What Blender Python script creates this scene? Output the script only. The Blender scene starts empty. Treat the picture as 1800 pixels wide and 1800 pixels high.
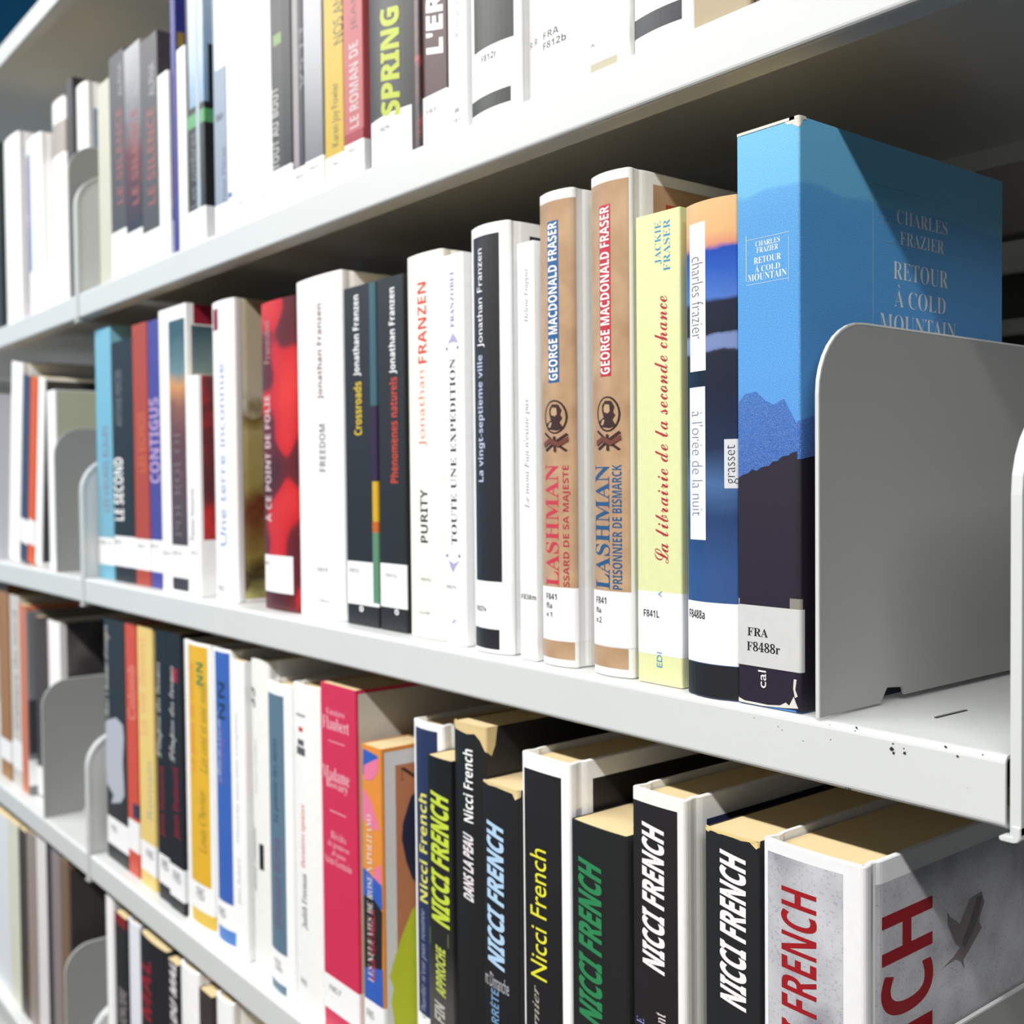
import bpy, bmesh, math, random
from mathutils import Vector, Matrix
from mathutils.geometry import tessellate_polygon
random.seed(7)
SC = bpy.context.scene
COL = SC.collection
# ------------------------------------------------------------------ camera
CAM_P = Vector((1.08802, -0.34224, 0.08942))
CAM_R = Vector((0.62616, 0.77964, -0.00956)); CAM_U = Vector((-0.01565, 0.02483, 0.99957)); CAM_D = Vector((-0.77954, 0.62574, -0.02775))
cam = bpy.data.objects.new('camera', bpy.data.cameras.new('camera')); COL.objects.link(cam)
M = Matrix.Identity(4)
for i in range(3):
    M[i][0], M[i][1], M[i][2], M[i][3] = CAM_R[i], CAM_U[i], -CAM_D[i], CAM_P[i]
cam.matrix_world = M
cam.data.sensor_width = 36; cam.data.lens = 38.800
cam.data.clip_start = .01; cam.data.clip_end = 50
cam.data.dof.use_dof = True
cam.data.dof.focus_distance = .43
cam.data.dof.aperture_fstop = 12.0
SC.camera = cam
# ------------------------------------------------------------------ world, lights, exposure
SC.view_settings.view_transform = 'Standard'; SC.view_settings.look = 'None'
SC.view_settings.gamma = 1; SC.view_settings.use_curve_mapping = False
SC.view_settings.exposure = 0.0
SC.cycles.use_denoising = True
SC.cycles.max_bounces = 8
wd = bpy.data.worlds.new('room_air'); SC.world = wd; wd.use_nodes = True
wd.node_tree.nodes['Background'].inputs[0].default_value = (1, .97, .92, 1)
wd.node_tree.nodes['Background'].inputs[1].default_value = .03
FLOOR_Z, CEIL_Z = -1.05, 1.75
TUBES = [(-1.75, -1.3, 46), (-.28, -1.3, 46), (1.19, -1.3, 46), (2.66, -1.3, 46)]     # fittings over the aisle: x, y, watts
LIGHT_Z = 1.5
def area(name, loc, size, size_y, power, col=(1, .985, .96), rot=(0, 0, 0)):
    l = bpy.data.lights.new(name, 'AREA'); l.shape = 'RECTANGLE'; l.size = size; l.size_y = size_y
    l.energy = power; l.color = col
    o = bpy.data.objects.new(name, l); COL.objects.link(o); o.location = loc; o.rotation_euler = rot
    return o
for x, y, p in TUBES:
    area('tube_light', (x, y, LIGHT_Z - .012), 1.42, .10, p)
area('tube_light', (-2.0, 1.9, LIGHT_Z - .012), 1.42, .10, 120)          # added lamp behind the shelving, there to brighten the teal wall
# ------------------------------------------------------------------ materials
MATS = {}
def newmat(name):
    m = bpy.data.materials.new(name); m.use_nodes = True
    return m, m.node_tree, m.node_tree.nodes['Principled BSDF']
def node(t, k, **kw):
    n = t.nodes.new(k)
    for a, b in kw.items(): setattr(n, a, b)
    return n
def c4(c): return (c[0], c[1], c[2], 1)
def plain(rgb, rough=.46, spread=.06, scale=260, name=None, bump=.0, metallic=0, coat=0):
    key = (tuple(rgb), rough, spread, bump, coat)
    if key in MATS: return MATS[key]
    m, t, p = newmat(name or 'paper_print')
    tc = node(t, 'ShaderNodeTexCoord'); nz = node(t, 'ShaderNodeTexNoise')
    nz.inputs['Scale'].default_value = scale; nz.inputs['Detail'].default_value = 3
    t.links.new(tc.outputs['Object'], nz.inputs['Vector'])
    mx = node(t, 'ShaderNodeMix', data_type='RGBA')
    a = [max(0, v * (1 - spread)) for v in rgb]; b = [min(1, v * (1 + spread)) for v in rgb]
    mx.inputs[6].default_value = c4(a); mx.inputs[7].default_value = c4(b)
    t.links.new(nz.outputs['Fac'], mx.inputs[0]); t.links.new(mx.outputs[2], p.inputs['Base Color'])
    p.inputs['Roughness'].default_value = rough; p.inputs['Metallic'].default_value = metallic
    if coat: p.inputs['Coat Weight'].default_value = coat; p.inputs['Coat Roughness'].default_value = .03
    if bump:
        bp = node(t, 'ShaderNodeBump'); bp.inputs['Strength'].default_value = bump; bp.inputs['Distance'].default_value = .0004
        t.links.new(nz.outputs['Fac'], bp.inputs['Height']); t.links.new(bp.outputs['Normal'], p.inputs['Normal'])
    MATS[key] = m
    return m
def lin(r, g, b, k=1.3):
    f = lambda c: min((c / 12.92 if c <= .04045 else ((c + .055) / 1.055) ** 2.4) / k, .88)
    return tuple(f(v / 255) for v in (r, g, b))
def ramp_mat(key, stops, scale=(1, 1, 1), axis='Z', top=.23, wob=.02, wscale=30, speck=0, speckscale=1500, rough=.35, const=False, detail=4, speckcol=(.8, .9, 1)):
    """landscape-like print: a colour ramp over height, pushed around by noise"""
    m, t, p = newmat(key)
    tc = node(t, 'ShaderNodeTexCoord'); sep = node(t, 'ShaderNodeSeparateXYZ')
    t.links.new(tc.outputs['Object'], sep.inputs[0])
    nz = node(t, 'ShaderNodeTexNoise'); nz.inputs['Scale'].default_value = wscale; nz.inputs['Detail'].default_value = detail
    t.links.new(tc.outputs['Object'], nz.inputs['Vector'])
    dv = node(t, 'ShaderNodeMath', operation='DIVIDE'); dv.inputs[1].default_value = top
    t.links.new(sep.outputs[axis], dv.inputs[0])
    s = node(t, 'ShaderNodeMath', operation='SUBTRACT'); s.inputs[1].default_value = .5
    t.links.new(nz.outputs['Fac'], s.inputs[0])
    k = node(t, 'ShaderNodeMath', operation='MULTIPLY_ADD'); k.inputs[1].default_value = wob / top * 4
    t.links.new(s.outputs[0], k.inputs[0]); t.links.new(dv.outputs[0], k.inputs[2])
    r = node(t, 'ShaderNodeValToRGB'); cr = r.color_ramp
    if const: cr.interpolation = 'CONSTANT'
    while len(cr.elements) < len(stops): cr.elements.new(.5)
    for e, (q, c) in zip(cr.elements, stops): e.position = q; e.color = c4(lin(*c))
    t.links.new(k.outputs[0], r.inputs[0]); out = r.outputs[0]
    if speck:
        n2 = node(t, 'ShaderNodeTexNoise'); n2.inputs['Scale'].default_value = speckscale; n2.inputs['Detail'].default_value = 1
        t.links.new(tc.outputs['Object'], n2.inputs['Vector'])
        r2 = node(t, 'ShaderNodeValToRGB'); r2.color_ramp.elements[0].position = .45; r2.color_ramp.elements[1].position = .75
        r2.color_ramp.elements[0].color = (0, 0, 0, 1); r2.color_ramp.elements[1].color = (speck,) * 3 + (1,)
        t.links.new(n2.outputs['Fac'], r2.inputs[0])
        mx = node(t, 'ShaderNodeMix', data_type='RGBA'); mx.inputs[7].default_value = c4(speckcol)
        t.links.new(r2.outputs[0], mx.inputs[0]); t.links.new(out, mx.inputs[6]); out = mx.outputs[2]
    t.links.new(out, p.inputs['Base Color']); p.inputs['Roughness'].default_value = rough
    MATS[key] = m
    return m
def blotch_mat(key, stops, scale, detail=5, rough=.4, stretch=(1, 1, 1), distortion=0, fine=0):
    m, t, p = newmat(key)
    tc = node(t, 'ShaderNodeTexCoord'); mp = node(t, 'ShaderNodeMapping'); mp.inputs['Scale'].default_value = stretch
    t.links.new(tc.outputs['Object'], mp.inputs['Vector'])
    nz = node(t, 'ShaderNodeTexNoise'); nz.inputs['Scale'].default_value = scale; nz.inputs['Detail'].default_value = detail
    nz.inputs['Distortion'].default_value = distortion
    t.links.new(mp.outputs[0], nz.inputs['Vector'])
    r = node(t, 'ShaderNodeValToRGB'); cr = r.color_ramp
    while len(cr.elements) < len(stops): cr.elements.new(.5)
    for e, (q, c) in zip(cr.elements, stops): e.position = q; e.color = c4(lin(*c))
    t.links.new(nz.outputs['Fac'], r.inputs[0]); out = r.outputs[0]
    if fine:
        n2 = node(t, 'ShaderNodeTexNoise'); n2.inputs['Scale'].default_value = fine; n2.inputs['Detail'].default_value = 2
        t.links.new(mp.outputs[0], n2.inputs['Vector'])
        r2 = node(t, 'ShaderNodeValToRGB'); r2.color_ramp.elements[0].position = .33; r2.color_ramp.elements[1].position = .42
        r2.color_ramp.elements[0].color = (.25, .22, .26, 1); r2.color_ramp.elements[1].color = (1, 1, 1, 1)
        t.links.new(n2.outputs['Fac'], r2.inputs[0])
        mx = node(t, 'ShaderNodeMix', data_type='RGBA', blend_type='MULTIPLY'); mx.inputs[0].default_value = .35
        t.links.new(out, mx.inputs[6]); t.links.new(r2.outputs[0], mx.inputs[7]); out = mx.outputs[2]
    t.links.new(out, p.inputs['Base Color']); p.inputs['Roughness'].default_value = rough
    MATS[key] = m
    return m
ramp_mat('skyblue', [(0, (120, 190, 218)), (1, (138, 200, 226))], wob=.01)
ramp_mat('sunset', [(0, (70, 60, 64)), (.3, (96, 72, 74)), (.55, (110, 60, 60)), (.66, (150, 96, 74)), (.74, (226, 160, 90)), (.79, (120, 146, 150)), (.92, (70, 96, 104))], wob=.006)
blotch_mat('flower', [(.3, (70, 44, 48)), (.5, (120, 40, 44)), (.56, (214, 40, 46)), (.75, (232, 90, 84))], 18)
ramp_mat('meadow', [(0, (196, 190, 120)), (.08, (60, 56, 30)), (.14, (150, 136, 70)), (.3, (120, 60, 40)), (.4, (176, 160, 90)), (.56, (196, 180, 120)), (.63, (130, 104, 40)), (.68, (214, 206, 180)), (.9, (205, 196, 165))], wob=.012, wscale=60, detail=8)
blotch_mat('poppy', [(.36, (70, 18, 24)), (.5, (110, 22, 28)), (.53, (214, 28, 34)), (.7, (240, 60, 52))], 16, detail=1)
blotch_mat('kraft', [(.3, (184, 146, 112)), (.7, (212, 178, 142))], 60, rough=.32)
ramp_mat('nightlake', [(0, (64, 98, 150)), (.25, (56, 92, 150)), (.36, (44, 72, 120)), (.43, (78, 116, 168)), (.5, (36, 52, 84)), (.62, (34, 40, 62)), (.695, (40, 44, 62)), (.7, (130, 150, 200)), (.725, (130, 150, 200)), (.73, (34, 40, 58)), (.79, (38, 44, 66)), (.8, (86, 130, 214)), (.86, (50, 100, 200)), (.895, (40, 84, 190)), (.905, (236, 160, 130)), (.93, (246, 196, 140)), (1, (250, 206, 150))], top=.203, wob=.0016, wscale=60, rough=.22)
ramp_mat('bluemist', [(0, (60, 138, 216)), (.45, (76, 154, 230)), (.6, (74, 160, 234)), (.7, (68, 158, 230)), (.84, (68, 160, 228)), (.885, (76, 166, 230)), (.89, (98, 190, 238)), (1, (106, 196, 242))], top=.225, wob=.003, wscale=25, speck=.2, speckscale=2600, rough=.42)
ramp_mat('ridge', [(0, (30, 74, 156)), (.5, (40, 92, 178)), (1, (60, 122, 204))], top=.15, wob=.008, wscale=80, speck=.2, speckscale=2600)
ramp_mat('silver', [(0, (110, 110, 116)), (.4, (150, 152, 158)), (.7, (170, 170, 176)), (1, (186, 186, 190))], wob=.006)
blotch_mat('blotch', [(.4, (54, 50, 56)), (.55, (90, 60, 56)), (.58, (150, 40, 60)), (.66, (190, 150, 120))], 70)
ramp_mat('palesky', [(0, (96, 140, 180)), (.5, (140, 176, 212)), (.8, (196, 220, 240)), (1, (150, 184, 206))], wob=.01, wscale=60)
ramp_mat('charred', [(0, (60, 56, 60)), (.2, (60, 40, 44)), (.45, (120, 44, 46)), (.58, (130, 130, 134)), (.85, (180, 182, 186)), (1, (120, 120, 124))], wob=.014, wscale=50)
blotch_mat('violet', [(.3, (40, 42, 40)), (.5, (150, 100, 150)), (.6, (190, 140, 180)), (.7, (225, 215, 205))], 22)
ramp_mat('blackgrey', [(0, (96, 94, 92)), (.35, (88, 86, 84)), (.5, (46, 46, 47)), (1, (30, 31, 33))], top=.2, wob=.002)
blotch_mat('mottle', [(.3, (150, 148, 158)), (.45, (196, 196, 202)), (.6, (216, 217, 222)), (.75, (186, 182, 194))], 30, detail=9, fine=900, rough=.5)
blotch_mat('bwphoto', [(.4, (44, 40, 42)), (.55, (80, 76, 78)), (.7, (130, 124, 124))], 14, detail=2)
def pages_mat(key, rgb):
    m, t, p = newmat(key)
    tc = node(t, 'ShaderNodeTexCoord'); mp = node(t, 'ShaderNodeMapping'); mp.inputs['Scale'].default_value = (2600, 6, 6)
    nz = node(t, 'ShaderNodeTexNoise'); nz.inputs['Scale'].default_value = 1; nz.inputs['Detail'].default_value = 3
    t.links.new(tc.outputs['Object'], mp.inputs[0]); t.links.new(mp.outputs[0], nz.inputs['Vector'])
    mx = node(t, 'ShaderNodeMix', data_type='RGBA'); c = lin(*rgb)
    mx.inputs[6].default_value = c4([v * .86 for v in c]); mx.inputs[7].default_value = c4([min(.9, v * 1.08) for v in c])
    t.links.new(nz.outputs['Fac'], mx.inputs[0]); t.links.new(mx.outputs[2], p.inputs['Base Color'])
    p.inputs['Roughness'].default_value = .8
    MATS[key] = m
pages_mat('cream', (248, 224, 172)); pages_mat('white', (246, 242, 230))
MATS['label'] = plain((.84, .84, .85), .45, .03, 300, 'label_paper')
def steel(key, rgb, rough=.36):
    m, t, p = newmat(key)
    tc = node(t, 'ShaderNodeTexCoord'); nz = node(t, 'ShaderNodeTexNoise'); nz.inputs['Scale'].default_value = 1400; nz.inputs['Detail'].default_value = 2
    n2 = node(t, 'ShaderNodeTexNoise'); n2.inputs['Scale'].default_value = 9; n2.inputs['Detail'].default_value = 3
    t.links.new(tc.outputs['Object'], nz.inputs['Vector']); t.links.new(tc.outputs['Object'], n2.inputs['Vector'])
    mx = node(t, 'ShaderNodeMix', data_type='RGBA')
    mx.inputs[6].default_value = c4([v * .96 for v in rgb]); mx.inputs[7].default_value = c4([v * 1.03 for v in rgb])
    t.links.new(n2.outputs['Fac'], mx.inputs[0]); t.links.new(mx.outputs[2], p.inputs['Base Color'])
    bp = node(t, 'ShaderNodeBump'); bp.inputs['Strength'].default_value = .12; bp.inputs['Distance'].default_value = .00015
    t.links.new(nz.outputs['Fac'], bp.inputs['Height']); t.links.new(bp.outputs['Normal'], p.inputs['Normal'])
    p.inputs['Roughness'].default_value = rough
    MATS[key] = m
    return m
STEEL = steel('shelf_enamel', (.60, .615, .61))
STEEL2 = steel('bookend_enamel', (.29, .295, .287), .42)
def mat(m): return MATS[m] if isinstance(m, str) else plain(m)
# ------------------------------------------------------------------ object helpers
def link(name, me, m, parent=None, loc=None):
    o = bpy.data.objects.new(name, me); COL.objects.link(o)
    if m is not None: me.materials.append(m)
    if parent is not None: o.parent = parent
    if loc is not None: o.location = loc
    return o
def from_bm(name, bm, m, parent=None, loc=None, smooth=False):
    me = bpy.data.meshes.new(name); bm.to_mesh(me); bm.free()
    if smooth:
        for f in me.polygons: f.use_smooth = True
    return link(name, me, m, parent, loc)
def empty(name, label, cat, loc, group=None, rot=(0, 0, 0)):
    o = bpy.data.objects.new(name, None); COL.objects.link(o); o.location = loc; o.rotation_euler = rot
    o.empty_display_size = .02; o['label'] = label; o['category'] = cat
    if group: o['group'] = group
    return o
def prism(loop, a, b, axis='X', bevel=0):
    """closed 2D loop extruded along an axis from a to b"""
    bm = bmesh.new()
    def P(p, s):
        return {'X': (s, p[0], p[1]), 'Y': (p[0], s, p[1]), 'Z': (p[0], p[1], s)}[axis]
    A = [bm.verts.new(P(p, a)) for p in loop]; B = [bm.verts.new(P(p, b)) for p in loop]
    n = len(loop)
    for i in range(n): bm.faces.new((A[i], A[(i + 1) % n], B[(i + 1) % n], B[i]))
    bm.faces.new(A[::-1]); bm.faces.new(B)
    bmesh.ops.recalc_face_normals(bm, faces=bm.faces)
    if bevel: bmesh.ops.bevel(bm, geom=list(bm.edges), offset=bevel, segments=2, affect='EDGES', clamp_overlap=True)
    return bm
def sheet(path, t):
    """a bent metal sheet: polyline thickened to one side, as a closed loop"""
    inner = []
    n = len(path)
    for i, p in enumerate(path):
        a = Vector(path[max(i - 1, 0)]); b = Vector(path[min(i + 1, n - 1)]); d = (b - a).normalized()
        inner.append((p[0] + d.y * -t * -1, p[1] + d.x * t * -1))
    return list(path) + inner[::-1]
def arc(cx, cy, r, a0, a1, n=5):
    return [(cx + r * math.cos(math.radians(a0 + (a1 - a0) * i / n)), cy + r * math.sin(math.radians(a0 + (a1 - a0) * i / n))) for i in range(n + 1)]
# ------------------------------------------------------------------ printing on books
SANS_B, SERIF_B, SCRIPT_B, ITALIC = 0x1D5D4, 0x1D400, 0x1D4D0, 0x1D434
ACC = {'É': 'E', 'À': 'A', 'Ê': 'E', 'é': 'e', 'è': 'e', 'à': 'a', 'ê': 'e', 'ô': 'o', 'î': 'i', 'Â': 'A'}
def fancy(s, base):
    out = ''
    for c in s:
        c = ACC.get(c, c)
        if 'A' <= c <= 'Z': out += chr(base + ord(c) - 65)
        elif 'a' <= c <= 'z':
            q = base + 26 + ord(c) - 97
            out += 'ℎ' if q == 0x1D455 else chr(q)
        elif c.isdigit() and base == SANS_B: out += chr(0x1D7EC + int(c))
        elif c.isdigit() and base == SERIF_B: out += chr(0x1D7CE + int(c))
        else: out += c
    return out
STY = {'sans': (None, 0, 0), 'sb': (SANS_B, 0, 0), 'sbs': (SANS_B, .28, .024), 'serif': (SERIF_B, 0, -.012), 'serifb': (SERIF_B, 0, 0),
       'script': (SCRIPT_B, 0, 0), 'italic': (ITALIC, 0, .004), 'thin': (None, 0, -.014)}
def raw_text(s, style):
    base, shear, off = STY[style]
    cu = bpy.data.curves.new('t', 'FONT'); cu.body = fancy(s, base) if base else s
    cu.shear = shear; cu.offset = off; cu.resolution_u = 3; cu.fill_mode = 'FRONT'
    o = bpy.data.objects.new('t', cu); COL.objects.link(o)
    dg = bpy.context.evaluated_depsgraph_get(); ev = o.evaluated_get(dg)
    me = ev.to_mesh(); V = [(v.co.x, v.co.y) for v in me.vertices]; F = [tuple(p.vertices) for p in me.polygons]
    ev.to_mesh_clear(); bpy.data.objects.remove(o); bpy.data.curves.remove(cu)
    if base:                                   # accents drawn as small slanted strokes
        for i, c in enumerate(s):
            if c in ACC:
                w0 = text_w(s[:i], style); w1 = text_w(s[:i + 1], style); x = (w0 + w1) / 2
                top = .74 if c.isupper() else .52
                if c in 'ÀàèÈ': pts = [(x - .11, top + .15), (x - .03, top + .15), (x + .06, top + .02), (x, top + .02)]
                elif c in 'êÊôîÂ': pts = [(x - .12, top + .02), (x, top + .15), (x + .12, top + .02), (x, top + .09)]
                else: pts = [(x - .04, top + .02), (x + .02, top + .02), (x + .13, top + .15), (x + .05, top + .15)]
                k = len(V); V += pts; F += [(k, k + 1, k + 2), (k, k + 2, k + 3)]
    return V, F
WC = {}
def text_w(s, style):
    if not s: return 0
    if (s, style) in WC: return WC[(s, style)]
    base, shear, off = STY[style]
    cu = bpy.data.curves.new('t', 'FONT'); cu.body = fancy(s, base) if base else s
    o = bpy.data.objects.new('t', cu); COL.objects.link(o); bpy.context.view_layer.update()
    w = o.dimensions.x; bpy.data.objects.remove(o); bpy.data.curves.remove(cu)
    WC[(s, style)] = w
    return w
class Spine:
    """outer surface of a book as a function of u: u<0 left side, 0..w spine, u>w right side"""
    def __init__(s, w, d, crown, r, groove):
        s.w, s.d, s.c, s.r, s.g = w, d, crown, r, groove
    def xy(s, u):
        w, r = s.w, s.r
        def gr(y): return .0011 * math.exp(-((y - .0085) / .0022) ** 2) if s.g else 0
        if u < 0: y = s.c + r - u; return (gr(y), y)
        if u > w: y = s.c + r + (u - w); return (w - gr(y), y)
        q = 2 * u / w - 1; y = s.c * q * q
        e = min(u, w - u)
        if e < r: y += r - math.sqrt(max(0, r * r - (r - e) ** 2))
        return (u, y)
    def pt(s, u, off):
        e = .00015; a = s.xy(u - e); b = s.xy(u + e); dx, dy = b[0] - a[0], b[1] - a[1]; l = math.hypot(dx, dy) or 1
        x, y = s.xy(u); return (x + dy / l * off, y - dx / l * off)
    def cuts(s):
        w, r = s.w, s.r
        side = [.002, .005, .0065, .008, .0095, .0115]
        return [-q for q in side[::-1]] + [0, .15 * r, .5 * r, r] + [r + (w - 2 * r) * k / 10 for k in range(1, 10)] + [w - r, w - .5 * r, w - .15 * r, w] + [w + q for q in side]
def mapped(name, V, F, sp, off, m, parent):
    bm = bmesh.new(); vs = [bm.verts.new((x, 0, z)) for x, z in V]
    for f in F:
        try: bm.faces.new([vs[i] for i in f])
        except ValueError: pass
    bmesh.ops.triangulate(bm, faces=bm.faces)
    if not bm.verts: bm.free(); return None
    lo = min(v.co.x for v in bm.verts); hi = max(v.co.x for v in bm.verts)
    for c in sp.cuts():
        if lo + 1e-5 < c < hi - 1e-5:
            bmesh.ops.bisect_plane(bm, geom=list(bm.verts) + list(bm.edges) + list(bm.faces), plane_co=(c, 0, 0), plane_no=(1, 0, 0), dist=1e-7)
    for v in bm.verts:
        x, y = sp.pt(v.co.x, off); v.co = (x, y, v.co.z)
    for f in bm.faces:
        f.normal_update()
    # faces look outwards
    for f in bm.faces:
        c = f.calc_center_median(); o = Vector((sp.w / 2, .03 + sp.c, c.z))
        if f.normal.dot(c - o) < 0: f.normal_flip()
    return from_bm(name, bm, m, parent)
def book_shell(sp, h, d, t):
    us = [-(d - sp.r - sp.c)] + [-.03] + sp.cuts() + [sp.w + .03] + [sp.w + d - sp.r - sp.c]
    us = sorted(set(round(u, 6) for u in us))
    out = [sp.pt(u, 0) for u in us]; inn = [sp.pt(u, -t) for u in us]
    e = min(.0004, t * .3)
    zs = [0, e, h - e, h]
    bm = bmesh.new()
    def row(pts, z, k): return [bm.verts.new((p[0], p[1], z)) for p in pts]
    oi = [sp.pt(u, -e) for u in us]
    R = [row(oi, 0, 0), row(out, e, 0), row(out, h - e, 0), row(oi, h, 0), row(inn, h, 0), row(inn, 0, 0)]
    n = len(us); k = len(R)
    for a in range(k):
        A, B = R[a], R[(a + 1) % k]
        for i in range(n - 1): bm.faces.new((A[i], A[i + 1], B[i + 1], B[i]))
    bm.faces.new([r[0] for r in R][::-1]); bm.faces.new([r[-1] for r in R])
    bmesh.ops.recalc_face_normals(bm, faces=bm.faces)
    return bm
SHELF_Z = {'A': 0.5881, 'B': 0.2731, 'C': 0.0, 'D': -0.2687, 'E': -0.5374, 'F': -0.8061}
GROUPS = {'B': 'books on the upper shelf', 'C': 'books on the middle shelf', 'D': 'books on the lower shelf', 'E': 'books on the bottom visible shelf', 'F': 'books on the lowest shelf'}
def make_book(b):
    w, h, d, hard = b['w'], b['h'], b['d'], b['k'] == 'h'
    t = .0022 if hard else .00045
    w = max(w, .005)
    r = min(.0016 if hard else .0009, w * .2); crown = min(b['cw'], w * .3)
    sp = Spine(w, d, crown, r, hard)
    a = b['a']
    root = empty('book', b['l'], 'book', (b['x'], b['y'], SHELF_Z[b['row']] + max(0, w * math.sin(a)) + .0003), GROUPS[b['row']], (0, a, 0))
    from_bm('cover', book_shell(sp, h, d, t), mat(b['c']), root)
    # pages
    iz = .003 if hard else .0004
    back = d - (.004 if hard else .0006); x0 = t + (.0012 if hard else .0001); x1 = w - x0
    fr = [(x0 + (x1 - x0) * k / 8, t + .0004 + crown * (2 * (x0 + (x1 - x0) * k / 8) / w - 1) ** 2 + (r if k in (0, 8) else 0) + (.001 if hard else 0)) for k in range(9)]
    loop = fr + [(x1, back), (x0 + (x1 - x0) * .5, back - (.003 if hard else 0)), (x0, back)]
    from_bm('page_block', prism(loop, iz, h - iz, 'Z'), MATS[b['pg']], root)
    boxes = []
    for it in b['it']:
        k, name, m = it[0], it[1], it[2]
        mm = mat(m)
        if k == 'r':
            u0, u1, z0, z1 = it[3:7]; z1 = min(z1, h - .0002); z0 = max(z0, .0003)
            if z1 <= z0 or u1 <= u0: continue
            nz = 1; V = [(u0, z0), (u1, z0), (u1, z1), (u0, z1)]; F = [(0, 1, 2, 3)]
        elif k == 'p':
            V = [(u, min(max(z, .0003), h - .00005 if 'worn' in name or 'torn' in name else h - .0003)) for u, z in it[3]]; F = [tuple(q) for q in tessellate_polygon([[Vector((v[0], v[1], 0)) for v in V]])]
        else:
            s, sty, mode, u0, u1, z0, z1 = it[3:10]
            V, F = raw_text(s, sty)
            if not V: continue
            ax = min(v[0] for v in V); bx = max(v[0] for v in V); ay = min(v[1] for v in V); by = max(v[1] for v in V)
            nx = lambda v: (v[0] - ax) / (bx - ax); ny = lambda v: (v[1] - ay) / (by - ay)
            if mode == 'h': V = [(u0 + nx(v) * (u1 - u0), z0 + ny(v) * (z1 - z0)) for v in V]
            elif mode == 'up': V = [(u1 - ny(v) * (u1 - u0), z0 + nx(v) * (z1 - z0)) for v in V]
            else: V = [(u0 + ny(v) * (u1 - u0), z1 - nx(v) * (z1 - z0)) for v in V]
        bb = (min(v[0] for v in V), max(v[0] for v in V), min(v[1] for v in V), max(v[1] for v in V))
        lay = 1 + max([q[1] for q in boxes if q[0][0] < bb[1] and q[0][1] > bb[0] and q[0][2] < bb[3] and q[0][3] > bb[2]] or [0])
        boxes.append((bb, lay))
        mapped(name, V, F, sp, .00007 * lay, mm, root)
        if k == 'p' and max(v[1] for v in it[3]) > h - .0006:      # the wear goes on over the top edge of the board
            us = [v[0] for v in it[3] if v[1] > h - .0006]; a0, a1 = min(us), max(us); n = 16
            rb = bmesh.new(); P0 = [sp.pt(a0 + (a1 - a0) * q / n, .0002) for q in range(n + 1)]; P1 = [sp.pt(a0 + (a1 - a0) * q / n, -t - .0003) for q in range(n + 1)]
            R = [[rb.verts.new((q[0], q[1], zz)) for q in pp] for pp, zz in ((P0, h - .0008), (P0, h + .0003), (P1, h + .0003))]
            for A, B in zip(R, R[1:]):
                for q in range(n): rb.faces.new((A[q], A[q + 1], B[q + 1], B[q]))
            bmesh.ops.recalc_face_normals(rb, faces=rb.faces); from_bm(name + '_top', rb, mm, root)
    return root

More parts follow.
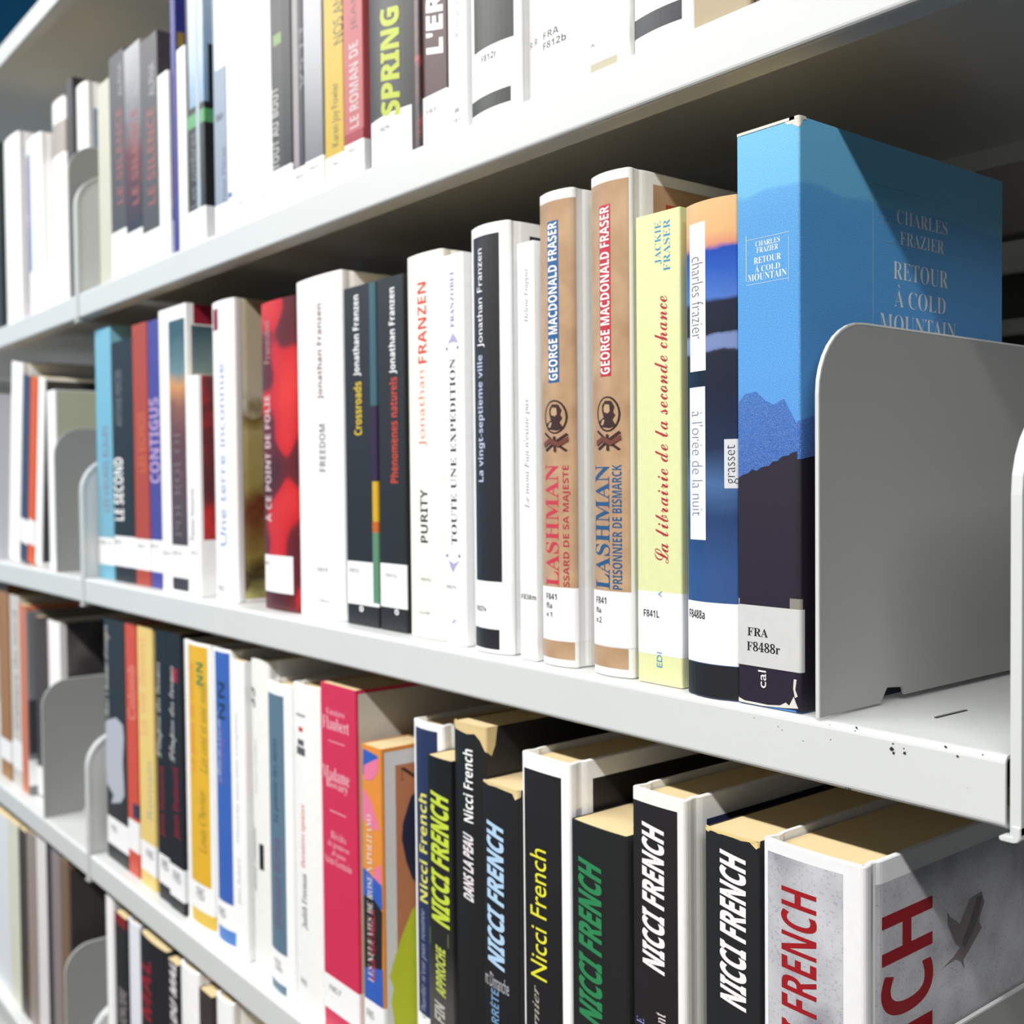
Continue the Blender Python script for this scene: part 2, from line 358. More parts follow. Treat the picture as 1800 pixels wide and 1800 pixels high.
BOOKS = [
 {'l':'sky blue paperback,first book right of the shelf joint on the middle shelf','row':'C','x':0.0038,'w':0.0428,'h':0.2386,'y':0.014,'d':0.1622,'a':0.0,'k':'p','c':'skyblue','pg':'cream','cw':0.0,'it':[('t','title',(0.235,0.12,0.172),'LES HEURES BLEUES','sans','up',0.0172,0.0333,0.0638,0.1452),('r','classification_label','label',-0.0,0.0635,0.0135,0.0393),('t','label_text',(0.007,0.007,0.009),' F813','sans','h',0.0031,0.0357,0.0326,0.0359)]},
 {'l':'black paperback with tall white capitals,between sky blue and terracotta books','row':'C','x':0.0521,'w':0.0538,'h':0.221,'y':0.013,'d':0.1503,'a':0.0,'k':'p','c':(0.014,0.014,0.016),'pg':'cream','cw':0.0,'it':[('t','title',(0.87,0.87,0.87),'LE SECOND','sb','up',0.0016,0.0257,0.0567,0.1144),('t','author',(0.172,0.172,0.186),'ANTOINE MERCIER','sans','up',0.0094,0.0259,0.1432,0.1951),('r','classification_label','label',-0.0,0.068,0.0142,0.0421),('t','label_text',(0.007,0.007,0.009),'F813','sans','h',0.0019,0.0186,0.0345,0.0382)]},
 {'l':'terracotta red paperback with a faint orange title','row':'C','x':0.1063,'w':0.0344,'h':0.2309,'y':0.013,'d':0.157,'a':0.0,'k':'p','c':(0.378,0.05,0.026),'pg':'cream','cw':0.0,'it':[('t','title',(0.585,0.144,0.035),'LES ECHOS','sans','up',0.0111,0.0276,0.1006,0.1531),('r','classification_label','label',-0.0,0.0464,0.014,0.0413),('t','label_text',(0.007,0.007,0.009),'F814','sans','h',0.0062,0.0215,0.0332,0.0362)]},
 {'l':'violet blue paperback with pale pink letters running up','row':'C','x':0.1434,'w':0.0261,'h':0.2299,'y':0.013,'d':0.1563,'a':0.0,'k':'p','c':(0.059,0.053,0.27),'pg':'cream','cw':0.0,'it':[('t','title',(0.444,0.309,0.523),'CONTIGUS','sb','up',0.0013,0.0235,0.0905,0.1635),('r','classification_label','label',-0.0,0.0381,0.0139,0.0415),('t','label_text',(0.007,0.007,0.009),'F814','sans','h',0.0006,0.0164,0.0345,0.0374)]},
 {'l':'white edged book with a teal and orange picture on its spine','row':'C','x':0.1774,'w':0.0573,'h':0.2344,'y':0.01,'d':0.15,'a':0.0,'k':'p','c':(0.87,0.87,0.87),'pg':'cream','cw':0.0,'it':[('r','spine_picture','sunset',0.0216,0.0548,0.0024,0.2231),('r','cover_picture','sunset',0.061,0.179,0.03,0.217),('r','cover_band',(0.235,0.005,0.02),0.063,0.179,0.218,0.235),('t','title',(0.144,0.12,0.125),'POURQUOI','serif','up',0.0277,0.0467,0.046,0.1319),('r','classification_label','label',-0.0,0.071,0.0128,0.0395),('t','label_text',(0.007,0.007,0.009),'F815','sans','h',0.0015,0.0177,0.0303,0.0332),('t','label_text',(0.007,0.007,0.009),'F815','sans','h',0.0226,0.0418,0.0314,0.0342)]},
 {'l':'small narrow white paperback with a red flower cover','row':'C','x':0.2351,'w':0.0214,'h':0.1754,'y':0.01,'d':0.13,'a':0.0,'k':'p','c':(0.87,0.87,0.87),'pg':'cream','cw':0.0,'it':[('r','cover_picture','flower',0.0234,0.1314,0.02,0.185),('t','title',(0.079,0.07,0.07),'Petites histoires','sans','up',0.0018,0.0109,0.0447,0.0856),('r','classification_label','label',0.0214,0.0514,0.018,0.045),('t','label_text',(0.035,0.035,0.035),'F815','sans','h',0.0028,0.0163,0.033,0.0357)]},
 {'l':'thick white book with blue speckled lettering and a meadow photograph on its cover','row':'C','x':0.2757,'w':0.039,'h':0.2282,'y':0.012,'d':0.1552,'a':0.0,'k':'h','c':(0.87,0.87,0.87),'pg':'cream','cw':0.0025,'it':[('t','title',(0.144,0.235,0.523),'Une terre inconnue','sans','up',0.013,0.0253,0.0421,0.1802),('r','red_tag',(0.235,0.01,0.02),0.0047,0.0161,0.2064,0.2228),('r','cover_picture','meadow',0.042,0.169,0.002,0.236),('t','label_text',(0.035,0.035,0.035),'F82','sans','h',0.0067,0.0213,0.007,0.0114)]},
 {'l':'dark red book with glowing red poppies on its spine','row':'C','x':0.3568,'w':0.0509,'h':0.2173,'y':0.014,'d':0.1478,'a':0.0,'k':'p','c':'poppy','pg':'cream','cw':0.002,'it':[('t','title',(0.639,0.47,0.47),'À CE POINT DE FOLIE','sb','up',0.0022,0.0147,0.0619,0.1517),('t','author',(0.396,0.235,0.235),'Franzobel','sans','up',0.0051,0.0157,0.1742,0.2038),('r','classification_label','label',-0.0044,0.0446,0.0124,0.0386),('t','label_text',(0.016,0.016,0.018),'F832','sans','h',-0.0005,0.0104,0.0313,0.0337)]},
 {'l':'thick plain white book with small dark red author name,right of the red poppy book','row':'C','x':0.4081,'w':0.0606,'h':0.2254,'y':0.015,'d':0.1533,'a':0.0,'k':'h','c':(0.87,0.87,0.87),'pg':'white','cw':0.002,'it':[('t','author',(0.144,0.01,0.02),'Jonathan Franzen','sb','up',0.0305,0.0396,0.1441,0.2068),('t','title',(0.12,0.12,0.125),'FREEDOM','sb','up',0.0324,0.0408,0.0966,0.1279),('t','label_text',(0.035,0.035,0.037),'F837f','sans','h',0.0277,0.0415,0.0306,0.0333),('t','publisher',(0.144,0.144,0.15),"l'Olivier",'serifb','h',0.0287,0.0439,0.0104,0.0127)]},
 {'l':'black book with yellow title and white author name and a striped right edge','row':'C','x':0.4746,'w':0.0374,'h':0.2114,'y':0.015,'d':0.1437,'a':0.0,'k':'p','c':(0.015,0.015,0.018),'pg':'cream','cw':0.0,'it':[('r','classification_label','label',-0.0,0.0374,0.0128,0.0399),('t','author',(0.87,0.87,0.87),'Jonathan Franzen','sb','up',0.0108,0.0203,0.1556,0.2059),('t','title',(0.67,0.47,0.016),'Crossroads','sb','up',0.011,0.0205,0.1188,0.152),('r','edge_stripe',(0.042,0.102,0.132),0.0309,0.0401,0.1361,0.2131),('r','edge_stripe',(0.023,0.01,0.042),0.0314,0.0392,0.0903,0.1353),('r','edge_stripe',(0.585,0.351,0.01),0.0318,0.0397,0.0652,0.0899),('r','edge_stripe',(0.47,0.109,0.01),0.0314,0.04,0.0586,0.0652),('r','edge_stripe',(0.098,0.235,0.139),0.0315,0.04,0.015,0.0586),('t','label_text',(0.035,0.035,0.037),'F837c','sans','h',0.0034,0.0152,0.0327,0.0352),('t','publisher_mark',(0.87,0.87,0.87),'o','sb','h',0.0146,0.0194,0.0085,0.0121)]},
 {'l':'black book with orange red title and white author name','row':'C','x':0.5141,'w':0.0289,'h':0.2114,'y':0.015,'d':0.1437,'a':0.0,'k':'p','c':(0.015,0.015,0.018),'pg':'cream','cw':0.0,'it':[('r','classification_label','label',-0.0,0.0289,0.014,0.0404),('t','author',(0.87,0.87,0.87),'Jonathan Franzen','sb','up',0.0129,0.0216,0.1537,0.2047),('t','title',(0.523,0.054,0.029),'Phénomènes naturels','sb','up',0.0128,0.0215,0.0888,0.1516),('t','label_text',(0.035,0.035,0.037),'F837p','sans','h',0.0063,0.0189,0.0318,0.0342),('t','publisher_mark',(0.87,0.87,0.87),'o','sb','h',0.0159,0.0203,0.01,0.0134)]},
 {'l':'cream book with red orange author name and black title,beside the two black books','row':'C','x':0.5491,'w':0.0355,'h':0.2188,'y':0.012,'d':0.1488,'a':0.0,'k':'h','c':(0.846,0.846,0.758),'pg':'cream','cw':0.002,'it':[('t','author',(0.639,0.047,0.02),'FRANZEN','sb','up',0.0133,0.0219,0.1565,0.2023),('t','author_first_name',(0.67,0.235,0.144),'Jonathan','sans','up',0.0128,0.0214,0.1094,0.1526),('t','title',(0.016,0.016,0.018),'PURITY','sb','up',0.0139,0.0213,0.0546,0.0851),('t','label_text',(0.025,0.025,0.026),'F837p','sans','h',0.0137,0.0234,0.0323,0.0345),('t','publisher',(0.144,0.144,0.15),"L'OLIVIER",'sans','h',0.0103,0.0225,0.0135,0.0155)]},
 {'l':'white book with a small violet crest above a black serif title','row':'C','x':0.5899,'w':0.019,'h':0.2125,'y':0.01,'d':0.1445,'a':0.0,'k':'p','c':(0.87,0.87,0.87),'pg':'cream','cw':0.0,'it':[('t','title',(0.01,0.016,0.019),'TOUTE UNE EXPÉDITION','serifb','up',0.0046,0.0115,0.0549,0.1562),('t','author',(0.132,0.109,0.396),'FRANZOBEL','serifb','up',0.0072,0.0109,0.1729,0.2044),('p','ornament',(0.396,0.351,0.579),[(0.0046,0.1644),(0.0079,0.1684),(0.0095,0.17),(0.0116,0.168),(0.0146,0.164),(0.0099,0.1651)]),('r','ornament_dot',(0.079,0.062,0.396),0.003,0.0046,0.1611,0.1626),('r','ornament_dot',(0.079,0.062,0.396),0.013,0.0146,0.161,0.1625),('r','ornament_dot',(0.079,0.062,0.396),0.0013,0.0029,0.0478,0.0494),('r','ornament_dot',(0.079,0.062,0.396),0.0125,0.0141,0.048,0.0496),('p','ornament',(0.396,0.351,0.579),[(0.0029,0.0463),(0.0082,0.0444),(0.0135,0.0465),(0.0092,0.0419),(0.0076,0.0393),(0.0055,0.0417)]),('t','publisher',(0.235,0.202,0.496),'Z','serifb','h',0.0055,0.0103,0.0116,0.0138),('t','label_text',(0.025,0.025,0.026),'F837t','sans','h',0.0015,0.0101,0.0305,0.0324)]},
 {'l':'thick white bound book with a long black spine panel and white sans title','row':'C','x':0.6168,'w':0.032,'h':0.2218,'y':0.006,'d':0.14,'a':0.0,'k':'h','c':(0.87,0.87,0.87),'pg':'cream','cw':0.004,'it':[('r','spine_panel',(0.015,0.014,0.018),0.0048,0.0266,0.0374,0.2161),('r','spine_panel',(0.015,0.014,0.018),0.0022,0.0247,0.0022,0.0126),('r','classification_label','label',-0.0,0.038,0.0131,0.0373),('t','author',(0.87,0.87,0.87),'Jonathan Franzen','sans','up',0.0093,0.0161,0.1588,0.2098),('t','title',(0.47,0.523,0.67),'La vingt-septième ville','sb','up',0.0087,0.0156,0.089,0.1549),('t','label_text',(0.016,0.016,0.018),'F837v','sb','h',0.005,0.0154,0.0213,0.024),('r','cover_picture',(0.016,0.019,0.047),0.044,0.152,0.004,0.215)]},
 {'l':'narrow white paperback with a faint green title','row':'C','x':0.6586,'w':0.0129,'h':0.2071,'y':0.007,'d':0.1409,'a':0.0,'k':'p','c':(0.87,0.87,0.87),'pg':'cream','cw':0.0,'it':[('t','title',(0.098,0.172,0.139),"Le mont Fuji n'existe pas",'italic','up',0.0047,0.0091,0.0755,0.1297),('t','author',(0.12,0.158,0.144),'Hélène Frappat','italic','up',0.0054,0.0094,0.1675,0.194),('t','label_text',(0.016,0.016,0.018),'F838m','sb','h',0.0014,0.0125,0.0302,0.0328)]},
 {'l':'white bound book with a kraft brown spine panel,blue author band and pink red title','row':'C','x':0.6751,'w':0.0245,'h':0.2272,'y':0.005,'d':0.15,'a':0.0,'k':'h','c':(0.801,0.801,0.772),'pg':'cream','cw':0.003,'it':[('r','spine_panel','kraft',0.0015,0.0247,0.0378,0.2224),('r','spine_panel','kraft',-0.0002,0.0237,0.0037,0.0136),('r','classification_label','label',-0.0,0.0445,0.0123,0.0381),('r','author_band',(0.011,0.098,0.27),0.0093,0.0168,0.1361,0.2129),('t','author',(0.87,0.87,0.87),'GEORGE MACDONALD FRASER','sb','up',0.0097,0.0159,0.1372,0.2122),('p','emblem_ring',(0.026,0.012,0.015),[(0.0214,0.1193),(0.0209,0.1167),(0.0197,0.1144),(0.0178,0.1127),(0.0154,0.1117),(0.0128,0.1116),(0.0103,0.1124),(0.0081,0.114),(0.0065,0.1162),(0.0057,0.1188),(0.0058,0.1215),(0.0067,0.124),(0.0083,0.126),(0.0105,0.1274),(0.013,0.1279),(0.0156,0.1275),(0.018,0.1263),(0.0198,0.1244),(0.021,0.122)]),('p','emblem_ground',(0.425,0.263,0.139),[(0.0202,0.1194),(0.0198,0.117),(0.0187,0.115),(0.0171,0.1134),(0.0151,0.1125),(0.013,0.1124),(0.0108,0.1131),(0.009,0.1145),(0.0077,0.1165),(0.007,0.1188),(0.007,0.1213),(0.0078,0.1235),(0.0091,0.1254),(0.011,0.1266),(0.0131,0.127),(0.0153,0.1267),(0.0173,0.1256),(0.0188,0.1239),(0.0198,0.1218)]),('p','emblem_head',(0.035,0.012,0.012),[(0.012,0.1258),(0.0161,0.1255),(0.0182,0.1227),(0.0173,0.1206),(0.0185,0.1189),(0.0169,0.1169),(0.0193,0.114),(0.0152,0.1131),(0.0081,0.114),(0.0077,0.1167),(0.0111,0.1182),(0.0099,0.121),(0.0099,0.1237)]),('p','emblem_face',(0.475,0.309,0.177),[(0.012,0.1242),(0.0149,0.124),(0.0153,0.121),(0.014,0.12),(0.0115,0.1206),(0.0111,0.1226)]),('p','emblem_collar',(0.475,0.309,0.177),[(0.0102,0.1172),(0.0119,0.1171),(0.0106,0.1147),(0.0089,0.115)]),('p','emblem_pole',(0.035,0.01,0.01),[(0.0055,0.1119),(0.0064,0.1127),(0.0212,0.1037),(0.02,0.103)]),('p','emblem_pole',(0.035,0.01,0.01),[(0.0205,0.1118),(0.0217,0.111),(0.0075,0.1033),(0.0063,0.1042)]),('p','emblem_pole',(0.035,0.01,0.01),[(0.0126,0.1105),(0.0143,0.1105),(0.0146,0.1031),(0.013,0.1032)]),('p','emblem_ribbon',(0.15,0.042,0.03),[(0.005,0.1075),(0.0101,0.1098),(0.0159,0.1077),(0.0217,0.1102),(0.0216,0.108),(0.0159,0.1053),(0.0101,0.1073),(0.0059,0.1053)]),('t','title',(0.517,0.037,0.068),'LASHMAN','serifb','up',0.0054,0.0158,0.0385,0.0972),('t','subtitle',(0.396,0.035,0.056),'SSARD DE SA MAJESTÉ','sb','up',0.0175,0.0224,0.0386,0.0965),('t','label_text',(0.01,0.01,0.011),'F841','sb','h',0.0057,0.0141,0.0319,0.0349),('t','label_text',(0.01,0.01,0.011),'fla','sb','h',0.0057,0.0108,0.0276,0.0304),('t','label_text',(0.01,0.01,0.011),'v.1','sb','h',0.0056,0.0107,0.0235,0.0259),('r','cover_picture','kraft',0.0385,0.1545,0.006,0.222)]},
 {'l':'tall white bound book with a kraft brown spine panel,red author band and blue title','row':'C','x':0.7117,'w':0.0256,'h':0.228,'y':0.005,'d':0.15,'a':0.0,'k':'h','c':(0.801,0.801,0.772),'pg':'cream','cw':0.003,'it':[('r','spine_panel','kraft',0.0015,0.0249,0.0383,0.2234),('r','spine_panel','kraft',0.0001,0.0238,0.0039,0.0133),('r','classification_label','label',-0.0,0.0456,0.0137,0.0388),('r','author_band',(0.47,0.016,0.037),0.0089,0.0159,0.1362,0.2133),('t','author',(0.87,0.87,0.87),'GEORGE MACDONALD FRASER','sb','up',0.0092,0.0152,0.1372,0.2126),('p','emblem_ring',(0.026,0.01,0.011),[(0.0208,0.1188),(0.0204,0.1162),(0.0192,0.1139),(0.0174,0.1122),(0.0152,0.1112),(0.0128,0.1111),(0.0104,0.1119),(0.0084,0.1134),(0.0069,0.1156),(0.0061,0.1182),(0.0061,0.1209),(0.007,0.1234),(0.0085,0.1254),(0.0106,0.1267),(0.013,0.1272),(0.0154,0.1269),(0.0176,0.1257),(0.0193,0.1238),(0.0204,0.1214)]),('p','emblem_ground',(0.425,0.263,0.139),[(0.0197,0.1188),(0.0193,0.1165),(0.0183,0.1144),(0.0168,0.1129),(0.0149,0.112),(0.0129,0.1119),(0.0109,0.1126),(0.0092,0.114),(0.0079,0.1159),(0.0073,0.1183),(0.0073,0.1207),(0.008,0.1229),(0.0093,0.1248),(0.011,0.126),(0.0131,0.1264),(0.0151,0.1261),(0.0169,0.125),(0.0184,0.1233),(0.0194,0.1212)]),('p','emblem_head',(0.035,0.012,0.012),[(0.012,0.1252),(0.0159,0.125),(0.0178,0.1222),(0.017,0.1201),(0.0181,0.1184),(0.0166,0.1163),(0.0188,0.1136),(0.015,0.1127),(0.0083,0.1135),(0.008,0.1162),(0.0111,0.1177),(0.01,0.1205),(0.01,0.1232)]),('p','emblem_face',(0.475,0.309,0.177),[(0.012,0.1236),(0.0147,0.1234),(0.0151,0.1205),(0.0139,0.1194),(0.0115,0.1201),(0.0112,0.122)]),('p','emblem_collar',(0.475,0.309,0.177),[(0.0103,0.1167),(0.0119,0.1166),(0.0107,0.1142),(0.0091,0.1145)]),('p','emblem_pole',(0.035,0.01,0.01),[(0.0059,0.1114),(0.0067,0.1122),(0.0207,0.1033),(0.0195,0.1026)]),('p','emblem_pole',(0.035,0.01,0.01),[(0.02,0.1114),(0.0211,0.1105),(0.0078,0.1029),(0.0066,0.1037)]),('p','emblem_pole',(0.035,0.01,0.01),[(0.0126,0.1101),(0.0142,0.11),(0.0145,0.1027),(0.0129,0.1027)]),('p','emblem_ribbon',(0.15,0.042,0.03),[(0.0055,0.1071),(0.0103,0.1093),(0.0157,0.1072),(0.0211,0.1097),(0.0211,0.1076),(0.0157,0.1048),(0.0102,0.1069),(0.0062,0.1048)]),('t','title',(0.016,0.082,0.202),'LASHMAN','serifb','up',0.0035,0.0145,0.0396,0.0963),('t','subtitle',(0.019,0.09,0.215),'PRISONNIER DE BISMARCK','sb','up',0.0159,0.0211,0.0398,0.0962),('t','label_text',(0.01,0.01,0.011),'F841','sb','h',0.0039,0.0119,0.0328,0.0359),('t','label_text',(0.01,0.01,0.011),'fla','sb','h',0.0039,0.0081,0.0284,0.031),('t','label_text',(0.01,0.01,0.011),'v.2','sb','h',0.0038,0.0084,0.0239,0.0266),('r','cover_picture','kraft',0.0386,0.1556,0.008,0.2225),('r','cover_border',(0.309,0.047,0.016),0.0466,0.1476,0.016,0.2145),('r','cover_ground',(0.235,0.106,0.033),0.0486,0.1456,0.018,0.2125),('r','cover_border',(0.235,0.035,0.016),0.0506,0.1436,0.02,0.2105),('r','cover_ground',(0.301,0.202,0.047),0.0521,0.1421,0.0215,0.209)]},
 {'l':'pale lime yellow paperback with a red script title','row':'C','x':0.7414,'w':0.0263,'h':0.2043,'y':0.007,'d':0.139,'a':0.0,'k':'p','c':(0.67,0.696,0.369),'pg':'cream','cw':0.0,'it':[('r','classification_label','label',-0.004,0.0323,0.0129,0.0404),('t','title',(0.396,0.016,0.037),'La librairie de la seconde chance','script','up',0.0108,0.0189,0.0531,0.1681),('t','author',(0.037,0.235,0.47),'JACKIE','serif','up',0.0118,0.0159,0.1819,0.2002),('t','author',(0.037,0.235,0.47),'FRASER','serif','up',0.0168,0.0208,0.1785,0.2004),('t','publisher',(0.047,0.27,0.444),'EDI','sans','up',0.0117,0.0148,0.0076,0.0141),('t','publisher',(0.047,0.27,0.444),'A','sans','up',0.0126,0.015,0.0382,0.0409),('t','label_text',(0.01,0.01,0.011),'F841L','sb','h',0.0039,0.0132,0.0291,0.0323)]},
 {'l':'rounded blue landscape book with white title strips and a peach sky','row':'C','x':0.7739,'w':0.0273,'h':0.2021,'y':0.001,'d':0.1374,'a':0.0,'k':'p','c':'nightlake','pg':'cream','cw':0.003,'it':[('r','classification_label','label',-0.004,0.0327,0.0139,0.039),('r','dark_foot',(0.012,0.012,0.015),-0.003,0.0327,-0.0011,0.0136),('r','title_strip',(0.87,0.87,0.87),0.0033,0.0131,0.1335,0.1938),('r','title_strip',(0.87,0.87,0.87),0.0028,0.0127,0.0644,0.127),('t','author',(0.12,0.125,0.139),'charles frazier','thin','down',0.0048,0.0119,0.1467,0.1802),('t','title',(0.144,0.186,0.289),"à l'orée de la nuit",'thin','down',0.0044,0.0115,0.0742,0.1172),('r','publisher_strip',(0.621,0.633,0.658),0.0217,0.0281,0.0855,0.1052),('t','publisher',(0.035,0.037,0.042),'grasset','thin','up',0.0228,0.0275,0.0873,0.1029),('t','label_text',(0.01,0.01,0.011),'F8488a','sb','h',0.0018,0.012,0.0319,0.0354)]},
 {'l':'large blue paperback with mountain ridges,worn corners and a framed title,last before the bookend','row':'C','x':0.8016,'w':0.03,'h':0.2247,'y':0.003,'d':0.151,'a':0.0,'k':'p','c':'bluemist','pg':'cream','cw':0.0,'it':[('p','mountain_ridge','ridge',[(-0.0,0.1189),(0.004,0.1227),(0.0096,0.1232),(0.0137,0.1196),(0.0178,0.1176),(0.0226,0.1197),(0.0284,0.1101),(0.0297,0.1094),(0.0296,0.0983),(-0.0002,0.0888)]),('p','mountain_foreground',(0.016,0.011,0.025),[(-0.0002,0.0893),(0.0027,0.0908),(0.0056,0.0915),(0.0073,0.093),(0.0095,0.0923),(0.0123,0.0938),(0.0156,0.0942),(0.0172,0.0957),(0.0199,0.0961),(0.0215,0.0976),(0.0247,0.098),(0.0263,0.099),(0.0307,0.0997),(0.0304,0.001),(-0.0012,-0.0004)]),('p','mountain_foreground',(0.012,0.009,0.019),[(0.028,0.0972),(0.038,0.0985),(0.048,0.1005),(0.06,0.099),(0.08,0.104),(0.12,0.112),(0.18,0.118),(0.18,0.0002),(0.028,0.0002)]),('p','mountain_ridge','ridge',[(0.029,0.111),(0.05,0.116),(0.07,0.12),(0.11,0.115),(0.18,0.124),(0.18,0.1182),(0.12,0.1122),(0.08,0.1042),(0.029,0.0964)]),('r','title_frame',(0.47,0.597,0.683),0.0049,0.0252,0.1824,0.1826),('r','title_frame',(0.47,0.597,0.683),0.0048,0.0252,0.165,0.1652),('r','title_frame',(0.47,0.597,0.683),0.0046,0.0049,0.1666,0.1844),('r','title_frame',(0.47,0.597,0.683),0.025,0.0252,0.1637,0.1808),('t','author',(0.87,0.87,0.87),'CHARLES','serif','h',0.0093,0.021,0.1794,0.1814),('t','author',(0.87,0.87,0.87),'FRAZIER','serif','h',0.0099,0.0202,0.1769,0.179),('t','title',(0.87,0.87,0.87),'RETOUR','serif','h',0.0085,0.0215,0.1728,0.1753),('t','title',(0.87,0.87,0.87),'À COLD','serif','h',0.009,0.021,0.1695,0.1724),('t','title',(0.87,0.87,0.87),'MOUNTAIN','serif','h',0.0056,0.0241,0.1663,0.169),('t','cover_author',(0.645,0.658,0.645),'CHARLES','serif','h',0.0939,0.1328,0.1937,0.1994),('t','cover_author',(0.645,0.658,0.645),'FRAZIER','serif','h',0.0964,0.1301,0.1854,0.1908),('t','cover_title',(0.645,0.658,0.645),'RETOUR','serif','h',0.0914,0.1334,0.1707,0.1781),('t','cover_title',(0.645,0.658,0.645),'À COLD','serif','h',0.0922,0.1315,0.1594,0.1687),('t','cover_title',(0.645,0.658,0.645),'MOUNTAIN','serif','h',0.0816,0.1399,0.1486,0.1562),('r','cover_frame',(0.235,0.396,0.551),0.0766,0.0771,0.1443,0.2049),('r','cover_frame',(0.202,0.351,0.496),0.0804,0.0926,0.1947,0.195),('r','cover_frame',(0.202,0.351,0.496),0.0804,0.0926,0.1922,0.1925),('r','cover_frame',(0.202,0.351,0.496),0.0804,0.1503,0.185,0.1852),('r','cover_frame',(0.12,0.235,0.351),0.0769,0.137,0.2071,0.2073),('p','clear_tape_edge',(0.144,0.139,0.15),[(0.0005,0.0352),(0.0225,0.0352),(0.0225,0.0358),(0.0005,0.0358)]),('r','worn_corner',(0.334,0.317,0.27),-0.0004,0.001,0.0398,0.0418),('r','worn_corner',(0.235,0.221,0.189),0.0253,0.0303,0.0388,0.0435),('r','classification_label',(0.562,0.562,0.551),-0.0011,0.0313,0.0155,0.0395),('t','label_text',(0.006,0.006,0.007),'FRA','serifb','h',0.005,0.015,0.0274,0.0307),('t','label_text',(0.006,0.006,0.007),'F8488r','serifb','h',0.0047,0.0207,0.0214,0.0252),('t','publisher',(0.87,0.87,0.87),'cal','sans','up',0.01,0.0139,0.0074,0.0142),('p','worn_edge',(0.645,0.621,0.551),[(0.0005,0.2251),(0.0067,0.2249),(0.0128,0.2249),(0.0171,0.2255),(0.0209,0.2254),(0.0238,0.2251),(0.0297,0.2242),(0.03,0.2208),(0.0282,0.2214),(0.0266,0.2225),(0.0246,0.2226),(0.0227,0.2245),(0.0187,0.2243),(0.0155,0.2236),(0.0123,0.2246),(0.0087,0.2238),(0.0045,0.2244),(0.0008,0.2242)]),('p','worn_edge',(0.67,0.645,0.585),[(-0.0006,0.0025),(0.0034,0.0012),(0.0091,0.0012),(0.0147,0.0011),(0.0206,0.0018),(0.0233,0.0033),(0.0249,0.0023),(0.027,0.0061),(0.0281,0.0036),(0.0291,0.0018),(0.0228,0.0011),(0.0119,0.0003),(-0.0006,0.0004)]),('p','worn_corner',(0.645,0.621,0.562),[(0.0271,0.0128),(0.0284,0.0128),(0.0278,0.0088),(0.0289,0.0064),(0.0276,0.0057),(0.0268,0.0091)]),('p','worn_corner',(0.645,0.621,0.551),[(0.0255,0.2244),(0.033,0.2244),(0.031,0.2232),(0.0295,0.2205),(0.028,0.2222)])]},
 {'l':'white book at the far left end of the middle shelf','row':'C','x':-0.4729,'w':0.1045,'h':0.2028,'y':0.014,'d':0.1379,'a':0.0,'k':'p','c':(0.523,0.523,0.579),'pg':'cream','cw':0.0,'it':[]},
 {'l':'leaning white glossy hardcover left of the orange book','row':'C','x':-0.322,'w':0.044,'h':0.232,'y':0.012,'d':0.1578,'a':0.1396,'k':'h','c':(0.87,0.87,0.87),'pg':'cream','cw':0.0025,'it':[('r','cover_picture','sunset',0.048,0.164,0.01,0.2)]},
 {'l':'leaning navy picture paperback left of the orange book','row':'C','x':-0.272,'w':0.028,'h':0.214,'y':0.014,'d':0.1455,'a':0.1396,'k':'p','c':(0.035,0.05,0.106),'pg':'cream','cw':0.0,'it':[('r','classification_label','label',-0.001,0.038,0.022,0.05)]},
 {'l':'leaning bright orange paperback behind the shelf joint','row':'C','x':-0.242,'w':0.024,'h':0.21,'y':0.014,'d':0.1428,'a':0.1396,'k':'p','c':(0.645,0.094,0.008),'pg':'cream','cw':0.0,'it':[('r','classification_label','label',-0.001,0.034,0.022,0.05)]},
 {'l':'white paperback just right of the orange book','row':'C','x':-0.212,'w':0.022,'h':0.208,'y':0.014,'d':0.1414,'a':0.1396,'k':'p','c':(0.87,0.87,0.87),'pg':'cream','cw':0.0,'it':[('r','cover_picture',(0.035,0.033,0.037),0.023,0.142,0.004,0.205)]},
 {'l':'white paperback with a pale olive cover behind the left bookend','row':'C','x':-0.155,'w':0.0282,'h':0.1909,'y':0.014,'d':0.1298,'a':0.0,'k':'p','c':(0.87,0.87,0.87),'pg':'cream','cw':0.0,'it':[('r','cover_picture',(0.47,0.485,0.351),0.0292,0.1482,0.002,0.19)]},
 {'l':'dark thin book at the far left of the upper shelf','row':'B','x':-0.366,'w':0.0445,'h':0.2249,'y':0.012,'d':0.1529,'a':0.0,'k':'p','c':(0.026,0.035,0.035),'pg':'cream','cw':0.0,'it':[]},
 {'l':'white book with black and violet cover at the left end of the upper shelf','row':'B','x':-0.3042,'w':0.0619,'h':0.2185,'y':0.012,'d':0.1486,'a':0.0,'k':'h','c':(0.87,0.87,0.87),'pg':'cream','cw':0.0025,'it':[('r','cover_picture','violet',0.0679,0.1819,0.004,0.19)]},
 {'l':'white and pale blue book second from the left end of the upper shelf','row':'B','x':-0.2104,'w':0.0516,'h':0.1967,'y':0.012,'d':0.1337,'a':0.0,'k':'h','c':(0.87,0.87,0.87),'pg':'cream','cw':0.0025,'it':[('r','spine_picture',(0.174,0.244,0.451),0.0054,0.0206,0.0518,0.1805),('r','cover_picture',(0.026,0.046,0.149),0.0814,0.1874,0.01,0.16)]},
 {'l':'beige and white book left of the upper bookend','row':'B','x':-0.1584,'w':0.0455,'h':0.2263,'y':0.024,'d':0.1539,'a':0.0,'k':'h','c':(0.348,0.315,0.28),'pg':'cream','cw':0.0025,'it':[('r','spine_top',(0.87,0.87,0.87),0.009,0.0645,0.2005,0.2237),('r','classification_label','label',-0.0,0.0763,0.0005,0.1668)]},
